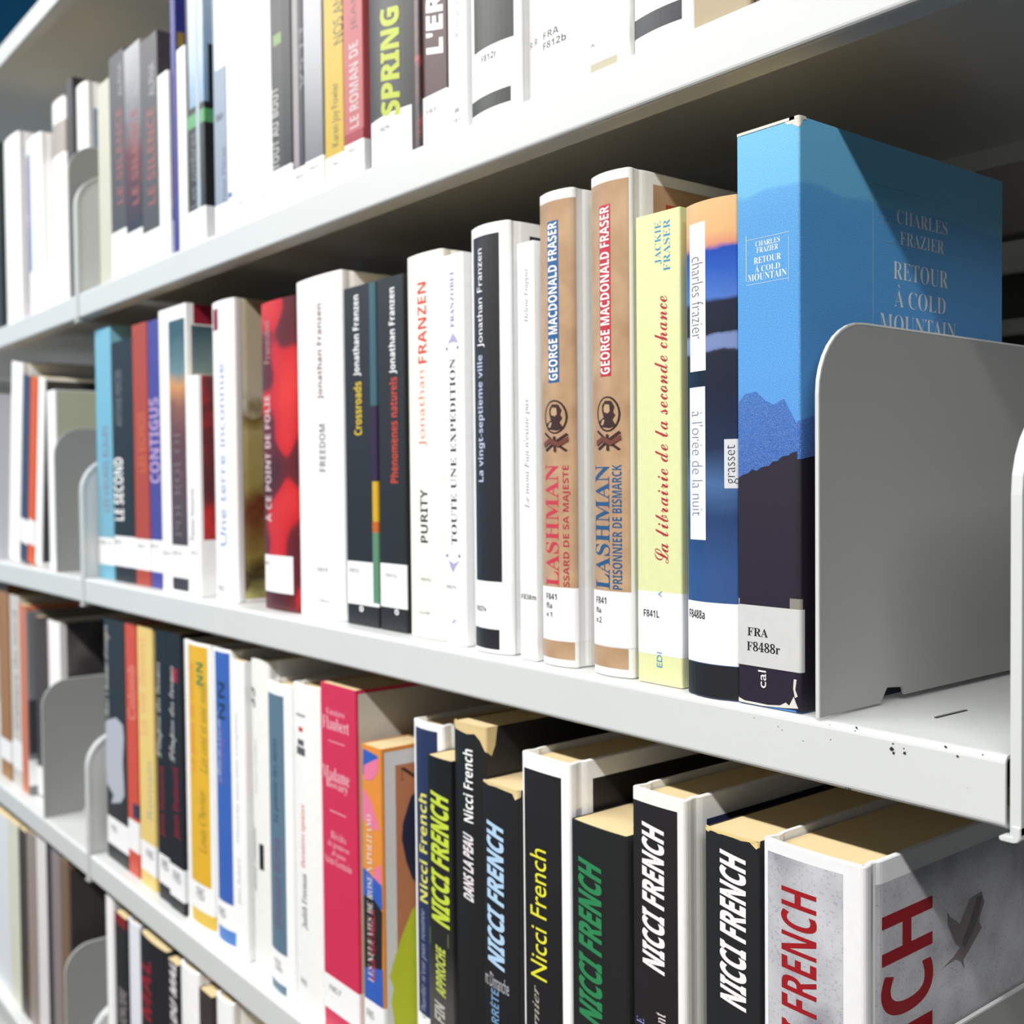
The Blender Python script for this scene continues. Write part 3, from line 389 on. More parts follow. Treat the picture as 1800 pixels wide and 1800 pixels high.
 {'l':'thin dark charcoal book behind the upper bookend','row':'B','x':-0.1124,'w':0.0181,'h':0.2393,'y':0.028,'d':0.1627,'a':0.0,'k':'p','c':(0.035,0.031,0.037),'pg':'cream','cw':0.0,'it':[]},
 {'l':'white book with a light blue and red cover above the upper bookend','row':'B','x':-0.0939,'w':0.034,'h':0.2264,'y':0.03,'d':0.1539,'a':0.0,'k':'h','c':(0.87,0.87,0.87),'pg':'cream','cw':0.0025,'it':[('r','cover_picture',(0.149,0.229,0.329),0.038,0.154,0.004,0.2),('r','cover_mark',(0.174,0.007,0.012),0.064,0.154,0.1,0.17)]},
 {'l':'cream book,first right of the joint on the upper shelf','row':'B','x':0.0423,'w':0.0317,'h':0.1853,'y':0.008,'d':0.126,'a':0.0,'k':'p','c':(0.545,0.535,0.442),'pg':'cream','cw':0.0,'it':[]},
 {'l':'left of three matching charcoal books with red lettering','row':'B','x':0.0744,'w':0.0376,'h':0.2007,'y':0.008,'d':0.14,'a':0.0,'k':'p','c':(0.058,0.053,0.058),'pg':'cream','cw':0.0,'it':[('t','title',(0.293,0.073,0.067),'LE SILENCE','sb','up',0.0167,0.031,0.0666,0.1508),('t','author',(0.329,0.329,0.344),'ALPHA','sans','up',0.0233,0.0332,0.1605,0.1899),('r','classification_label','label',-0.0,0.038,0.0005,0.0438),('r','white_foot',(0.87,0.87,0.87),-0.0,0.048,0.0005,0.0343)]},
 {'l':'middle of three matching charcoal books with red lettering','row':'B','x':0.1124,'w':0.0381,'h':0.196,'y':0.008,'d':0.14,'a':0.0,'k':'p','c':'charred','pg':'cream','cw':0.0,'it':[('t','title',(0.293,0.073,0.067),'LE SILENCE','sb','up',0.0153,0.0315,0.059,0.1409),('t','author',(0.329,0.329,0.344),'ALPHA','sans','up',0.0215,0.0335,0.1502,0.1788),('r','classification_label','label',-0.0,0.0385,0.0005,0.0369),('r','white_foot',(0.87,0.87,0.87),-0.0,0.0485,0.0005,0.0277)]},
 {'l':'right of three matching charcoal books with red lettering','row':'B','x':0.1508,'w':0.0387,'h':0.191,'y':0.008,'d':0.14,'a':0.0,'k':'p','c':(0.058,0.053,0.058),'pg':'cream','cw':0.0,'it':[('t','title',(0.293,0.073,0.067),'LE SILENCE','sb','up',0.014,0.0317,0.0514,0.1308),('t','author',(0.329,0.329,0.344),'ALPHA','sans','up',0.0197,0.0336,0.1399,0.1676),('r','classification_label','label',-0.0,0.0387,0.0005,0.03),('r','white_foot',(0.87,0.87,0.87),-0.0,0.0487,0.0005,0.0211)]},
 {'l':'short white paperback with a tan and green cover,in front of the charcoal books','row':'B','x':0.1947,'w':0.0211,'h':0.1501,'y':0.006,'d':0.12,'a':0.0,'k':'p','c':(0.87,0.87,0.87),'pg':'cream','cw':0.0,'it':[('r','cover_picture',(0.267,0.195,0.119),0.0227,0.1317,0.04,0.2),('r','cover_band',(0.007,0.037,0.02),0.0227,0.1317,0.03,0.04)]},
 {'l':'thin royal blue book with a gold patch at its top','row':'B','x':0.2162,'w':0.0094,'h':0.216,'y':0.009,'d':0.1469,'a':0.0,'k':'p','c':(0.027,0.031,0.229),'pg':'cream','cw':0.0,'it':[('r','gold_patch',(0.293,0.2,0.026),0.0104,0.0162,0.1661,0.1785)]},
 {'l':'narrow white book in front of the royal blue one','row':'B','x':0.2354,'w':0.0159,'h':0.1589,'y':0.006,'d':0.1081,'a':0.0,'k':'p','c':(0.87,0.87,0.87),'pg':'cream','cw':0.0,'it':[]},
 {'l':'book with a pale sky spine over black and a green band','row':'B','x':0.2541,'w':0.0322,'h':0.212,'y':0.006,'d':0.14,'a':0.0,'k':'p','c':(0.008,0.009,0.01),'pg':'cream','cw':0.0,'it':[('r','spine_sky','palesky',0.0056,0.0354,0.1062,0.208),('r','green_band',(0.089,0.329,0.127),-0.0,0.0822,0.0909,0.1011),('r','spine_white',(0.367,0.433,0.497),0.0179,0.0243,0.0269,0.208),('r','cover_sky','palesky',0.0332,0.1522,0.15,0.2115),('t','title',(0.174,0.174,0.184),'Les ombres','sans','up',0.0044,0.0174,0.0305,0.0867),('r','classification_label','label',-0.0,0.0442,0.0005,0.0277)]},
 {'l':'pale grey blue book beside the green banded one','row':'B','x':0.3036,'w':0.0218,'h':0.2,'y':0.006,'d':0.136,'a':0.0,'k':'p','c':(0.247,0.3,0.391),'pg':'cream','cw':0.0,'it':[('t','title',(0.035,0.046,0.073),'NUIT','sb','up',0.0048,0.0166,0.0842,0.0892),('t','author',(0.089,0.1,0.127),'Victor Marais','sans','up',0.013,0.0198,0.0216,0.0627),('r','classification_label','label',-0.0,0.0338,0.0005,0.0227),('r','spine_white',(0.87,0.87,0.87),0.0046,0.0252,0.1215,0.196)]},
 {'l':'tall white book with a blue dot near its foot','row':'B','x':0.3263,'w':0.0436,'h':0.208,'y':0.006,'d':0.1414,'a':0.0,'k':'p','c':(0.87,0.87,0.87),'pg':'cream','cw':0.0,'it':[('r','blue_dot',(0.018,0.127,0.408),0.0014,0.0072,0.0243,0.028),('t','title',(0.429,0.429,0.387),'Lumière','sans','up',0.0234,0.0308,0.039,0.0688),('t','label_text',(0.058,0.058,0.061),'F822','sans','h',0.0164,0.0276,0.0162,0.0182)]},
 {'l':'tall white book left of the black and grey book','row':'B','x':0.3708,'w':0.0259,'h':0.216,'y':0.006,'d':0.1469,'a':0.0,'k':'p','c':(0.87,0.87,0.87),'pg':'cream','cw':0.0,'it':[('t','label_text',(0.058,0.058,0.061),'F823','sans','h',0.0066,0.0161,0.0137,0.0153)]},
 {'l':'black book with a grey spine and white letters running up','row':'B','x':0.3975,'w':0.0285,'h':0.204,'y':0.006,'d':0.14,'a':0.0,'k':'p','c':(0.026,0.027,0.026),'pg':'cream','cw':0.0,'it':[('r','spine_shade',(0.006,0.006,0.006),0.0165,0.03,0.025,0.2),('t','title',(0.429,0.429,0.408),'TOUT AU BOUT','sb','up',0.0003,0.0103,0.028,0.0828),('r','pale_patch',(0.174,0.293,0.089),0.004,0.0155,0.1102,0.1176),('r','classification_label','label',-0.0,0.0405,0.0005,0.0277)]},  # right part of the spine is black in its own colour
 {'l':'thin navy black book with a pinkish pale edge','row':'B','x':0.4268,'w':0.0155,'h':0.212,'y':0.006,'d':0.1442,'a':0.0,'k':'p','c':(0.013,0.013,0.023),'pg':'cream','cw':0.0,'it':[('r','pale_edge',(0.293,0.247,0.26),0.0023,0.0093,0.0231,0.2115),('t','author',(0.149,0.149,0.174),'ELSA','sb','down',0.011,0.0164,0.0708,0.1105),('r','classification_label','label',-0.0,0.0275,0.0005,0.0223),('t','label_text',(0.006,0.006,0.007),'F824','sans','h',0.004,0.0141,0.0149,0.0175)]},
 {'l':'silver grey book left of the yellow one','row':'B','x':0.4431,'w':0.0245,'h':0.2,'y':0.006,'d':0.136,'a':0.0,'k':'p','c':'silver','pg':'cream','cw':0.0,'it':[('r','classification_label','label',-0.0,0.0365,0.0005,0.0232),('t','label_text',(0.006,0.006,0.007),'F824','sans','h',0.0063,0.0182,0.0168,0.0189)]},
 {'l':'bright yellow book with a thin grey title','row':'B','x':0.4698,'w':0.0231,'h':0.208,'y':0.006,'d':0.1414,'a':0.0,'k':'p','c':(0.525,0.352,0.012),'pg':'cream','cw':0.0,'it':[('t','author',(0.107,0.089,0.007),'Karen Joy Fowler','sans','up',0.009,0.0195,0.0245,0.0635),('t','title',(0.089,0.08,0.012),'NOS ANNEES','sans','up',0.0123,0.024,0.086,0.1331),('r','classification_label','label',-0.0,0.0351,0.0005,0.0193),('t','label_text',(0.006,0.006,0.007),'F825','sans','h',0.0103,0.0186,0.0128,0.0149)]},
 {'l':'coral pink book with white title letters','row':'B','x':0.4936,'w':0.0226,'h':0.216,'y':0.006,'d':0.1469,'a':0.0,'k':'p','c':(0.416,0.082,0.089),'pg':'cream','cw':0.0,'it':[('t','title',(0.525,0.433,0.433),'LE ROMAN DE','sb','up',0.007,0.0176,0.0301,0.081),('t','title_end',(0.149,0.046,0.058),'JEANNE','sans','up',0.0097,0.0176,0.0877,0.1262),('r','crimson_foot',(0.293,0.007,0.026),0.0008,0.0226,0.0213,0.028),('r','classification_label','label',-0.0,0.0346,0.0005,0.0217),('t','label_text',(0.006,0.006,0.007),'F825','sans','h',0.0053,0.0139,0.0163,0.0184)]},
 {'l':'wide dark grey book with fluorescent yellow lettering','row':'B','x':0.5222,'w':0.0504,'h':0.204,'y':0.004,'d':0.1387,'a':0.0,'k':'p','c':(0.027,0.027,0.027),'pg':'cream','cw':0.003,'it':[('r','classification_label','label',0.0024,0.0458,0.0005,0.0275),('t','title',(0.416,0.478,0.018),'SPRING B','sbs','up',0.0168,0.0365,0.0241,0.1038),('t','label_text',(0.012,0.012,0.013),'F829s','sans','h',0.0151,0.0266,0.0186,0.0215)]},
 {'l':'thin dark book with red and tan blotches','row':'B','x':0.5737,'w':0.0045,'h':0.212,'y':0.004,'d':0.1442,'a':0.0,'k':'p','c':'blotch','pg':'cream','cw':0.0,'it':[]},
 {'l':'brown maroon book with white capitals','row':'B','x':0.5786,'w':0.0237,'h':0.2,'y':0.006,'d':0.136,'a':0.0,'k':'p','c':(0.056,0.018,0.017),'pg':'cream','cw':0.0,'it':[('t','title',(0.87,0.87,0.87),"L'ERREUR",'sbs','up',0.0045,0.0205,0.0466,0.1257),('r','classification_label','label',-0.0,0.0357,0.0005,0.0273),('t','label_text',(0.006,0.006,0.007),'F83','sans','h',0.0041,0.0128,0.0175,0.0199)]},
 {'l':'narrow white book left of the olive panelled one','row':'B','x':0.6033,'w':0.0158,'h':0.208,'y':0.006,'d':0.1414,'a':0.0,'k':'p','c':(0.87,0.87,0.87),'pg':'cream','cw':0.0,'it':[('t','author',(0.174,0.187,0.187),'Roman blanc','sans','up',0.0064,0.0105,0.0509,0.0792),('t','label_text',(0.035,0.035,0.037),'R','sb','h',0.0059,0.01,0.0114,0.0138),('t','label_text',(0.035,0.035,0.037),'F83','sans','h',0.0038,0.0104,0.0065,0.0086)]},
 {'l':'white bound book with a dark olive grey spine panel','row':'B','x':0.6225,'w':0.0403,'h':0.216,'y':0.004,'d':0.1469,'a':0.0,'k':'h','c':(0.87,0.87,0.87),'pg':'cream','cw':0.003,'it':[('r','spine_panel',(0.031,0.033,0.026),0.0045,0.0367,0.0365,0.212),('r','spine_panel',(0.031,0.033,0.026),0.0011,0.0346,0.0052,0.0126),('t','label_text',(0.026,0.026,0.026),'F812r','sb','h',0.0122,0.0249,0.0297,0.0331)]},
 {'l':'broad white book with two small label lines','row':'B','x':0.6691,'w':0.0463,'h':0.204,'y':0.004,'d':0.1387,'a':0.0,'k':'h','c':(0.87,0.87,0.87),'pg':'cream','cw':0.004,'it':[('t','label_text',(0.089,0.089,0.089),'FRA','sb','h',0.0141,0.0259,0.0264,0.0296),('t','label_text',(0.089,0.089,0.089),'F812b','sb','h',0.014,0.0307,0.0214,0.0249),('t','author_initial',(0.174,0.174,0.174),'R R','sb','h',0.0008,0.0089,0.0263,0.0296)]},
 {'l':'white book with a curled cream foot,left of the one with the black block','row':'B','x':0.7162,'w':0.0251,'h':0.212,'y':0.004,'d':0.1442,'a':0.0,'k':'p','c':(0.801,0.801,0.772),'pg':'cream','cw':0.0,'it':[('r','cream_foot',(0.433,0.391,0.273),0.0005,0.0178,0.0003,0.0043),('t','label_text',(0.089,0.089,0.089),'A','sans','h',0.0006,0.0036,0.0119,0.0136)]},
 {'l':'white bound book with a small black block on its foot','row':'B','x':0.7423,'w':0.0348,'h':0.2,'y':0.004,'d':0.136,'a':0.0,'k':'h','c':(0.87,0.87,0.87),'pg':'cream','cw':0.002,'it':[('r','black_block',(0.012,0.013,0.02),0.0007,0.0292,0.0076,0.0157)]},
 {'l':'tan cardboard coloured book at the top of the picture','row':'B','x':0.7784,'w':0.0293,'h':0.208,'y':0.004,'d':0.1414,'a':0.0,'k':'h','c':(0.348,0.28,0.164),'pg':'white','cw':0.0,'it':[]},
 {'l':'dark book at the top edge right of the tan one','row':'B','x':0.8081,'w':0.0201,'h':0.216,'y':0.006,'d':0.1469,'a':0.0,'k':'p','c':(0.018,0.016,0.017),'pg':'cream','cw':0.0,'it':[]},
 {'l':'tan paperback at the left edge of the lower shelf','row':'D','x':-0.3752,'w':0.0442,'h':0.2406,'y':0.014,'d':0.1636,'a':0.0,'k':'p','c':(0.336,0.163,0.057),'pg':'cream','cw':0.0,'it':[('r','classification_label','label',-0.0,0.0562,0.022,0.0478)]},
 {'l':'grey white book with a printed spine at the left of the lower shelf','row':'D','x':-0.322,'w':0.0398,'h':0.2285,'y':0.014,'d':0.1554,'a':0.0,'k':'p','c':(0.568,0.539,0.51),'pg':'cream','cw':0.0,'it':[('t','title',(0.157,0.151,0.151),'Cahiers du nord','sans','up',0.0122,0.0296,0.0691,0.2098),('r','classification_label','label',-0.0,0.0542,0.0207,0.0555)]},
 {'l':'narrow orange pink book beside the left grey books','row':'D','x':-0.2818,'w':0.0262,'h':0.2197,'y':0.014,'d':0.1494,'a':0.0,'k':'p','c':(0.562,0.18,0.098),'pg':'cream','cw':0.0,'it':[]},
 {'l':'steel grey book with a dark foot,left of the lower bookend','row':'D','x':-0.2539,'w':0.0043,'h':0.2134,'y':0.014,'d':0.1451,'a':0.0,'k':'p','c':(0.18,0.187,0.199),'pg':'cream','cw':0.0,'it':[('r','dark_foot',(0.038,0.038,0.046),0.0014,0.0336,0.0479,0.1109),('r','classification_label','label',-0.0,0.0419,0.0111,0.0412)]},
 {'l':'black grey book touching the white bound one behind the lower bookend','row':'D','x':-0.2491,'w':0.0146,'h':0.2074,'y':0.022,'d':0.1411,'a':0.0,'k':'p','c':(0.074,0.067,0.074),'pg':'cream','cw':0.0,'it':[('r','classification_label','label',-0.0,0.0501,0.0016,0.035)]},
 {'l':'white bound book with a black and white photograph,behind the lower bookend','row':'D','x':-0.2342,'w':0.0433,'h':0.2043,'y':0.03,'d':0.13,'a':0.0,'k':'h','c':(0.87,0.87,0.87),'pg':'cream','cw':0.0025,'it':[('r','cover_photograph','bwphoto',0.0493,0.1633,0.1,0.226)]},
 {'l':'black book with a script title and a grey statue figure on its spine','row':'D','x':0.0162,'w':0.0564,'h':0.2314,'y':0.013,'d':0.1574,'a':0.0,'k':'p','c':(0.023,0.023,0.025),'pg':'cream','cw':0.0,'it':[('t','title',(0.51,0.483,0.456),"Pour l'homme étranger",'script','up',-0.0059,0.0168,0.1355,0.2238),('p','statue_figure',(0.42,0.441,0.505),[(-0.0095,0.1168),(0.0044,0.1324),(0.03,0.1388),(0.0481,0.1348),(0.0504,0.1219),(0.0462,0.0998),(0.0489,0.0683),(0.0379,0.0594),(0.0126,0.0538),(0.0195,0.063),(0.004,0.0695),(-0.0122,0.0717),(-0.0172,0.0987)]),('r','classification_label','label',0.0011,0.0575,0.0141,0.0405),('t','label_text',(0.067,0.067,0.071),'F85','sans','h',0.0112,0.0271,0.0279,0.0334)]},
 {'l':'orange red book with a pale title,between the statue book and the yellow one','row':'D','x':0.0737,'w':0.0264,'h':0.2332,'y':0.013,'d':0.1586,'a':0.0,'k':'p','c':(0.562,0.074,0.04),'pg':'cream','cw':0.0,'it':[('t','title',(0.701,0.255,0.199),'Colomb','sans','up',0.0043,0.0248,0.1438,0.1937),('r','dark_foot',(0.038,0.038,0.085),0.0131,0.0305,0.054,0.0672),('r','classification_label','label',-0.0,0.0384,0.0222,0.0508)]},
 {'l':'pale yellow book with a faint orange title','row':'D','x':0.1075,'w':0.036,'h':0.2322,'y':0.012,'d':0.1579,'a':0.0,'k':'p','c':(0.729,0.539,0.18),'pg':'cream','cw':0.0,'it':[('t','title',(0.715,0.382,0.157),'La vie devant','sans','up',-0.0002,0.0194,0.1357,0.2229),('t','author',(0.336,0.382,0.294),'Romain','sans','up',0.0174,0.0311,0.0625,0.1136),('r','classification_label','label',-0.0,0.048,0.0131,0.0399),('t','label_text',(0.008,0.008,0.01),'F85','sans','h',0.0144,0.0309,0.0268,0.034)]},
 {'l':'left of two black books with script and dark red titles','row':'D','x':0.1531,'w':0.0247,'h':0.2336,'y':0.011,'d':0.1588,'a':0.0,'k':'p','c':(0.013,0.012,0.015),'pg':'cream','cw':0.0,'it':[('t','title',(0.568,0.568,0.568),"L'Empire des larmes",'script','up',-0.0016,0.0141,0.1225,0.2054),('t','author',(0.255,0.009,0.018),'Jean Dutourd','sb','up',0.005,0.0168,0.0554,0.1152),('r','classification_label','label',-0.0,0.0367,0.0139,0.0394),('t','label_text',(0.008,0.008,0.01),'F85','sans','h',0.0076,0.0218,0.0271,0.036)]},
 {'l':'right of two black books with script and dark red titles','row':'D','x':0.1801,'w':0.0309,'h':0.2341,'y':0.01,'d':0.1592,'a':0.0,'k':'p','c':(0.013,0.012,0.015),'pg':'cream','cw':0.0,'it':[('t','title',(0.568,0.568,0.568),"L'Empire des larmes",'script','up',0.0036,0.0198,0.125,0.2061),('t','author',(0.255,0.009,0.018),'Jean Dutourd','sb','up',0.0101,0.0249,0.062,0.121),('r','volume_number',(0.336,0.011,0.027),0.0152,0.0238,0.1935,0.205),('r','pale_edge',(0.13,0.116,0.125),-0.0066,-0.0003,0.0433,0.2247),('r','classification_label','label',-0.0,0.0429,0.0108,0.038),('t','label_text',(0.008,0.008,0.01),'F85','sans','h',0.0084,0.0245,0.0245,0.0333)]},
 {'l':'white bound book with a golden yellow spine panel','row':'D','x':0.2185,'w':0.0513,'h':0.2318,'y':0.008,'d':0.1576,'a':0.0,'k':'h','c':(0.87,0.87,0.87),'pg':'cream','cw':0.0025,'it':[('r','spine_panel',(0.701,0.411,0.023),0.0132,0.0482,0.0387,0.2296),('r','spine_panel',(0.756,0.516,0.085),0.0134,0.054,0.0058,0.017),('t','title',(0.675,0.187,0.027),'Le palais de minuit','sans','up',0.0149,0.0276,0.1277,0.2155),('t','subtitle',(0.157,0.187,0.038),'Les cent et une nuits','italic','up',0.0339,0.0451,0.1291,0.202),('t','author',(0.187,0.157,0.027),'Louis Chevrier','italic','up',0.0295,0.0419,0.0647,0.1153),('t','tag',(0.038,0.187,0.067),'NN','sb','up',0.0302,0.0413,0.1989,0.2167),('t','label_text',(0.051,0.051,0.054),'F85','sans','h',0.0236,0.0372,0.0259,0.0352)]},
 {'l':'white bound book with a royal blue spine panel','row':'D','x':0.2702,'w':0.0352,'h':0.2316,'y':0.01,'d':0.1575,'a':0.0,'k':'h','c':(0.87,0.87,0.87),'pg':'cream','cw':0.0025,'it':[('r','spine_panel',(0.038,0.116,0.431),0.0087,0.0328,0.0357,0.2292),('r','spine_panel',(0.085,0.219,0.568),0.0079,0.0372,0.0046,0.0154),('t','title',(0.336,0.431,0.662),'Monsieur','script','up',0.0076,0.0182,0.1286,0.183),('t','tag',(0.018,0.038,0.085),'NN','sb','up',0.0154,0.0258,0.1774,0.2061),('t','subtitle',(0.187,0.13,0.336),'et compagnie','sans','up',0.0158,0.0252,0.1267,0.171),('t','label_text',(0.051,0.051,0.054),'F85','sans','h',0.0087,0.0214,0.0227,0.0299)]},
 {'l':'plain white book right of the royal blue panel','row':'D','x':0.3058,'w':0.0209,'h':0.2255,'y':0.012,'d':0.1533,'a':0.0,'k':'p','c':(0.87,0.87,0.87),'pg':'cream','cw':0.0,'it':[('t','title',(0.336,0.382,0.336),'Histoires naturelles complètes','sans','up',0.0039,0.0099,0.0874,0.1854),('t','author',(0.255,0.315,0.255),'Jean Aubert','sans','up',0.0049,0.0109,0.0402,0.0753)]},
 {'l':'tall white book with a pink grey script title and a black bar','row':'D','x':0.3321,'w':0.029,'h':0.2302,'y':0.013,'d':0.1565,'a':0.0,'k':'h','c':(0.801,0.801,0.772),'pg':'cream','cw':0.0025,'it':[('t','title',(0.695,0.336,0.358),'Les Âmes fortes','italic','up',-0.0083,0.0033,0.1258,0.1729),('t','subtitle',(0.336,0.358,0.336),'roman familier','italic','up',0.007,0.0136,0.1308,0.1709),('t','author',(0.051,0.067,0.059),'Benoît Duteurtre','italic','up',-0.0012,0.0083,0.0571,0.1042),('r','black_bar',(0.011,0.013,0.012),0.0141,0.0206,0.0758,0.0949),('t','tag',(0.027,0.046,0.038),'S5','sb','up',-0.0064,0.0108,0.1938,0.2083)]},
 {'l':'white bound book with a slate blue spine panel','row':'D','x':0.3691,'w':0.0357,'h':0.2186,'y':0.008,'d':0.1486,'a':0.0,'k':'h','c':(0.87,0.87,0.87),'pg':'cream','cw':0.0025,'it':[('r','spine_panel',(0.098,0.169,0.24),-0.0007,0.0274,0.0284,0.2105),('r','spine_panel',(0.098,0.169,0.24),-0.0013,0.0261,-0.0068,0.0064),('t','title',(0.029,0.04,0.064),'Le pouvoir des mères','serif','up',0.0093,0.0198,0.12,0.1791),('t','author',(0.135,0.098,0.174),'Shannon Burke','sb','up',0.0085,0.0208,0.0457,0.1093),('t','label_text',(0.038,0.038,0.043),'FRE','sans','h',0.0084,0.0189,0.0189,0.0222),('t','label_text',(0.038,0.038,0.043),'F85','sans','h',0.01,0.0205,0.0146,0.0179)]},
 {'l':'white book with a red dot and a red and black title','row':'D','x':0.4073,'w':0.0386,'h':0.2226,'y':0.008,'d':0.1514,'a':0.0,'k':'h','c':(0.831,0.831,0.816),'pg':'cream','cw':0.0025,'it':[('t','title',(0.611,0.098,0.078),'Dernières épouses','serifb','up',0.0122,0.0203,0.0986,0.1414),('t','author',(0.051,0.054,0.057),'Judith Freeman','serifb','up',0.0125,0.0213,0.0573,0.0948),('r','red_dot',(0.562,0.027,0.021),0.0113,0.0177,0.1907,0.1938),('r','grey_mark',(0.187,0.193,0.199),0.0075,0.0212,0.2011,0.2026),('r','grey_mark',(0.085,0.089,0.094),0.0094,0.0191,0.1814,0.1853),('r','grey_mark',(0.085,0.089,0.094),0.0075,0.0205,0.1748,0.1802),('t','label_text',(0.038,0.038,0.04),'FRE','sans','h',0.0091,0.0188,0.0179,0.0219)]},
 {'l':'crimson pink book with centred white serif lettering','row':'D','x':0.4463,'w':0.0446,'h':0.2279,'y':0.01,'d':0.14,'a':0.0,'k':'p','c':(0.562,0.025,0.082),'pg':'cream','cw':0.0,'it':[('r','cover_side',(0.562,0.539,0.462),0.0458,0.1746,0.001,0.2255),('t','author',(0.771,0.431,0.51),'Gustave','serif','h',0.008,0.0314,0.208,0.2124),('t','author',(0.799,0.51,0.568),'Flaubert','serif','h',0.0025,0.0362,0.1983,0.2065),('r','rule',(0.771,0.431,0.51),0.0097,0.0309,0.1906,0.1911),('t','title',(0.799,0.51,0.568),'Madame','serif','h',0.0015,0.036,0.1651,0.174),('t','title',(0.799,0.51,0.568),'Bovary','serif','h',0.0066,0.0344,0.1588,0.1654),('r','rule',(0.771,0.431,0.51),0.0106,0.0311,0.145,0.1456),('t','subtitle',(0.771,0.406,0.483),'Récits','serif','h',0.0117,0.0307,0.1272,0.1324),('t','subtitle',(0.771,0.406,0.483),'de jeunesse','serif','h',0.0077,0.0348,0.1205,0.1258),('t','subtitle',(0.771,0.406,0.483),"d'une",'serif','h',0.0128,0.0304,0.1162,0.1199),('t','subtitle',(0.771,0.406,0.483),'Saint-Germain','serif','h',0.0036,0.0374,0.11,0.1152),('r','classification_label','label',-0.0,0.0566,0.013,0.0356),('t','label_text',(0.027,0.027,0.031),'F857','sans','h',0.0073,0.0222,0.0258,0.0296)]},
 {'l':'colourful paperback with orange,pink and blue patches and a portrait silhouette on its cover','row':'D','x':0.5007,'w':0.0226,'h':0.1973,'y':0.008,'d':0.125,'a':0.0,'k':'p','c':(0.675,0.248,0.038),'pg':'cream','cw':0.0,'it':[('p','blue_patch',(0.029,0.098,0.431),[(0.0021,0.1944),(0.0192,0.1927),(0.0191,0.1858),(0.013,0.1783),(0.0063,0.1755),(0.0017,0.1788)]),('p','pink_patch',(0.715,0.169,0.294),[(0.0032,0.184),(0.0133,0.1888),(0.0205,0.1916),(0.019,0.1823),(0.011,0.1758),(0.003,0.1755)]),('p','pink_patch',(0.715,0.169,0.294),[(0.0015,0.1699),(0.0107,0.1638),(0.0207,0.1473),(0.0103,0.1469),(0.001,0.1503)]),('p','pink_patch',(0.715,0.169,0.294),[(0.0123,0.1214),(0.0215,0.1274),(0.0218,0.1136),(0.0147,0.1151)]),('p','blue_patch',(0.029,0.098,0.431),[(0.0009,0.1201),(0.0082,0.1182),(0.0219,0.1143),(0.0222,0.0998),(0.0009,0.0935)]),('p','black_patch',(0.013,0.013,0.016),[(0.0011,0.1028),(0.0112,0.1043),(0.0221,0.0984),(0.0212,0.0595),(0.0012,0.0525)]),('p','blue_patch',(0.029,0.098,0.431),[(0.0014,0.058),(0.0219,0.0629),(0.022,0.0378),(0.0009,0.0392)]),('t','title',(0.695,0.662,0.63),'LES NEUF VIES DE ROSE NAPOLITANO','serif','up',0.0052,0.0118,0.0514,0.1545),('t','author',(0.431,0.018,0.043),'ROSA VENTRELLA','sans','up',0.0084,0.0144,0.0527,0.0968),('r','classification_label','label',-0.0,0.0266,0.0147,0.0391),('t','label_text',(0.038,0.038,0.04),'F85','sans','h',0.0033,0.0114,0.028,0.0331),('r','cover_border',(0.649,0.649,0.649),0.0238,0.1466,0.0005,0.195),('r','cover_picture',(0.462,0.18,0.082),0.0316,0.1426,0.03,0.186),('p','portrait_hair',(0.013,0.016,0.046),[(0.0386,0.126),(0.0356,0.14),(0.0366,0.15),(0.0426,0.165),(0.0526,0.172),(0.0826,0.17),(0.0926,0.1),(0.0526,0.1),(0.0426,0.115)]),('p','portrait_shawl',(0.483,0.55,0.027),[(0.0526,0.1),(0.0426,0.095),(0.0346,0.08),(0.0286,0.066),(0.0256,0.058),(0.0286,0.05),(0.0266,0.042),(0.0286,0.03),(0.0286,0.022),(0.1026,0.022),(0.1026,0.1)]),('p','portrait_skirt',(0.431,0.089,0.025),[(0.0326,0.0215),(0.1126,0.0215),(0.1126,0.004),(0.0326,0.004)]),('t','cover_title',(0.038,0.018,0.013),'Ni','serif','h',0.0346,0.0526,0.176,0.184)]},
 {'l':'white bordered navy book with a yellow author name','row':'D','x':0.548,'w':0.0298,'h':0.2195,'y':0.013,'d':0.1492,'a':0.0,'k':'h','c':(0.87,0.87,0.87),'pg':'cream','cw':0.0025,'it':[('r','spine_panel',(0.016,0.029,0.089),0.0043,0.026,0.0474,0.2156),('t','author',(0.701,0.675,0.13),'Nicci French','sb','up',0.0076,0.0165,0.1142,0.1778),('t','title',(0.294,0.327,0.431),"Charlie n'est pas rentrée",'italic','up',0.0074,0.0145,0.0455,0.1096)]},
 {'l':'short black book with a yellow green slanted author name and grey foot','row':'D','x':0.5782,'w':0.0235,'h':0.2058,'y':0.003,'d':0.14,'a':0.0,'k':'p','c':'blackgrey','pg':'cream','cw':0.001,'it':[('t','author',(0.516,0.636,0.051),'NICCI FRENCH','sbs','up',0.0042,0.0212,0.1124,0.1867),('t','title',(0.431,0.516,0.085),'APPROCHE','sbs','up',0.008,0.0173,0.073,0.1009),('t','title',(0.431,0.431,0.382),'LA FIN','sbs','up',0.0063,0.0162,0.0476,0.0695),('r','series_rule',(0.13,0.157,0.038),0.0016,0.0025,0.099,0.1087),('r','series_rule',(0.13,0.157,0.038),0.0193,0.0201,0.1022,0.1095)]},
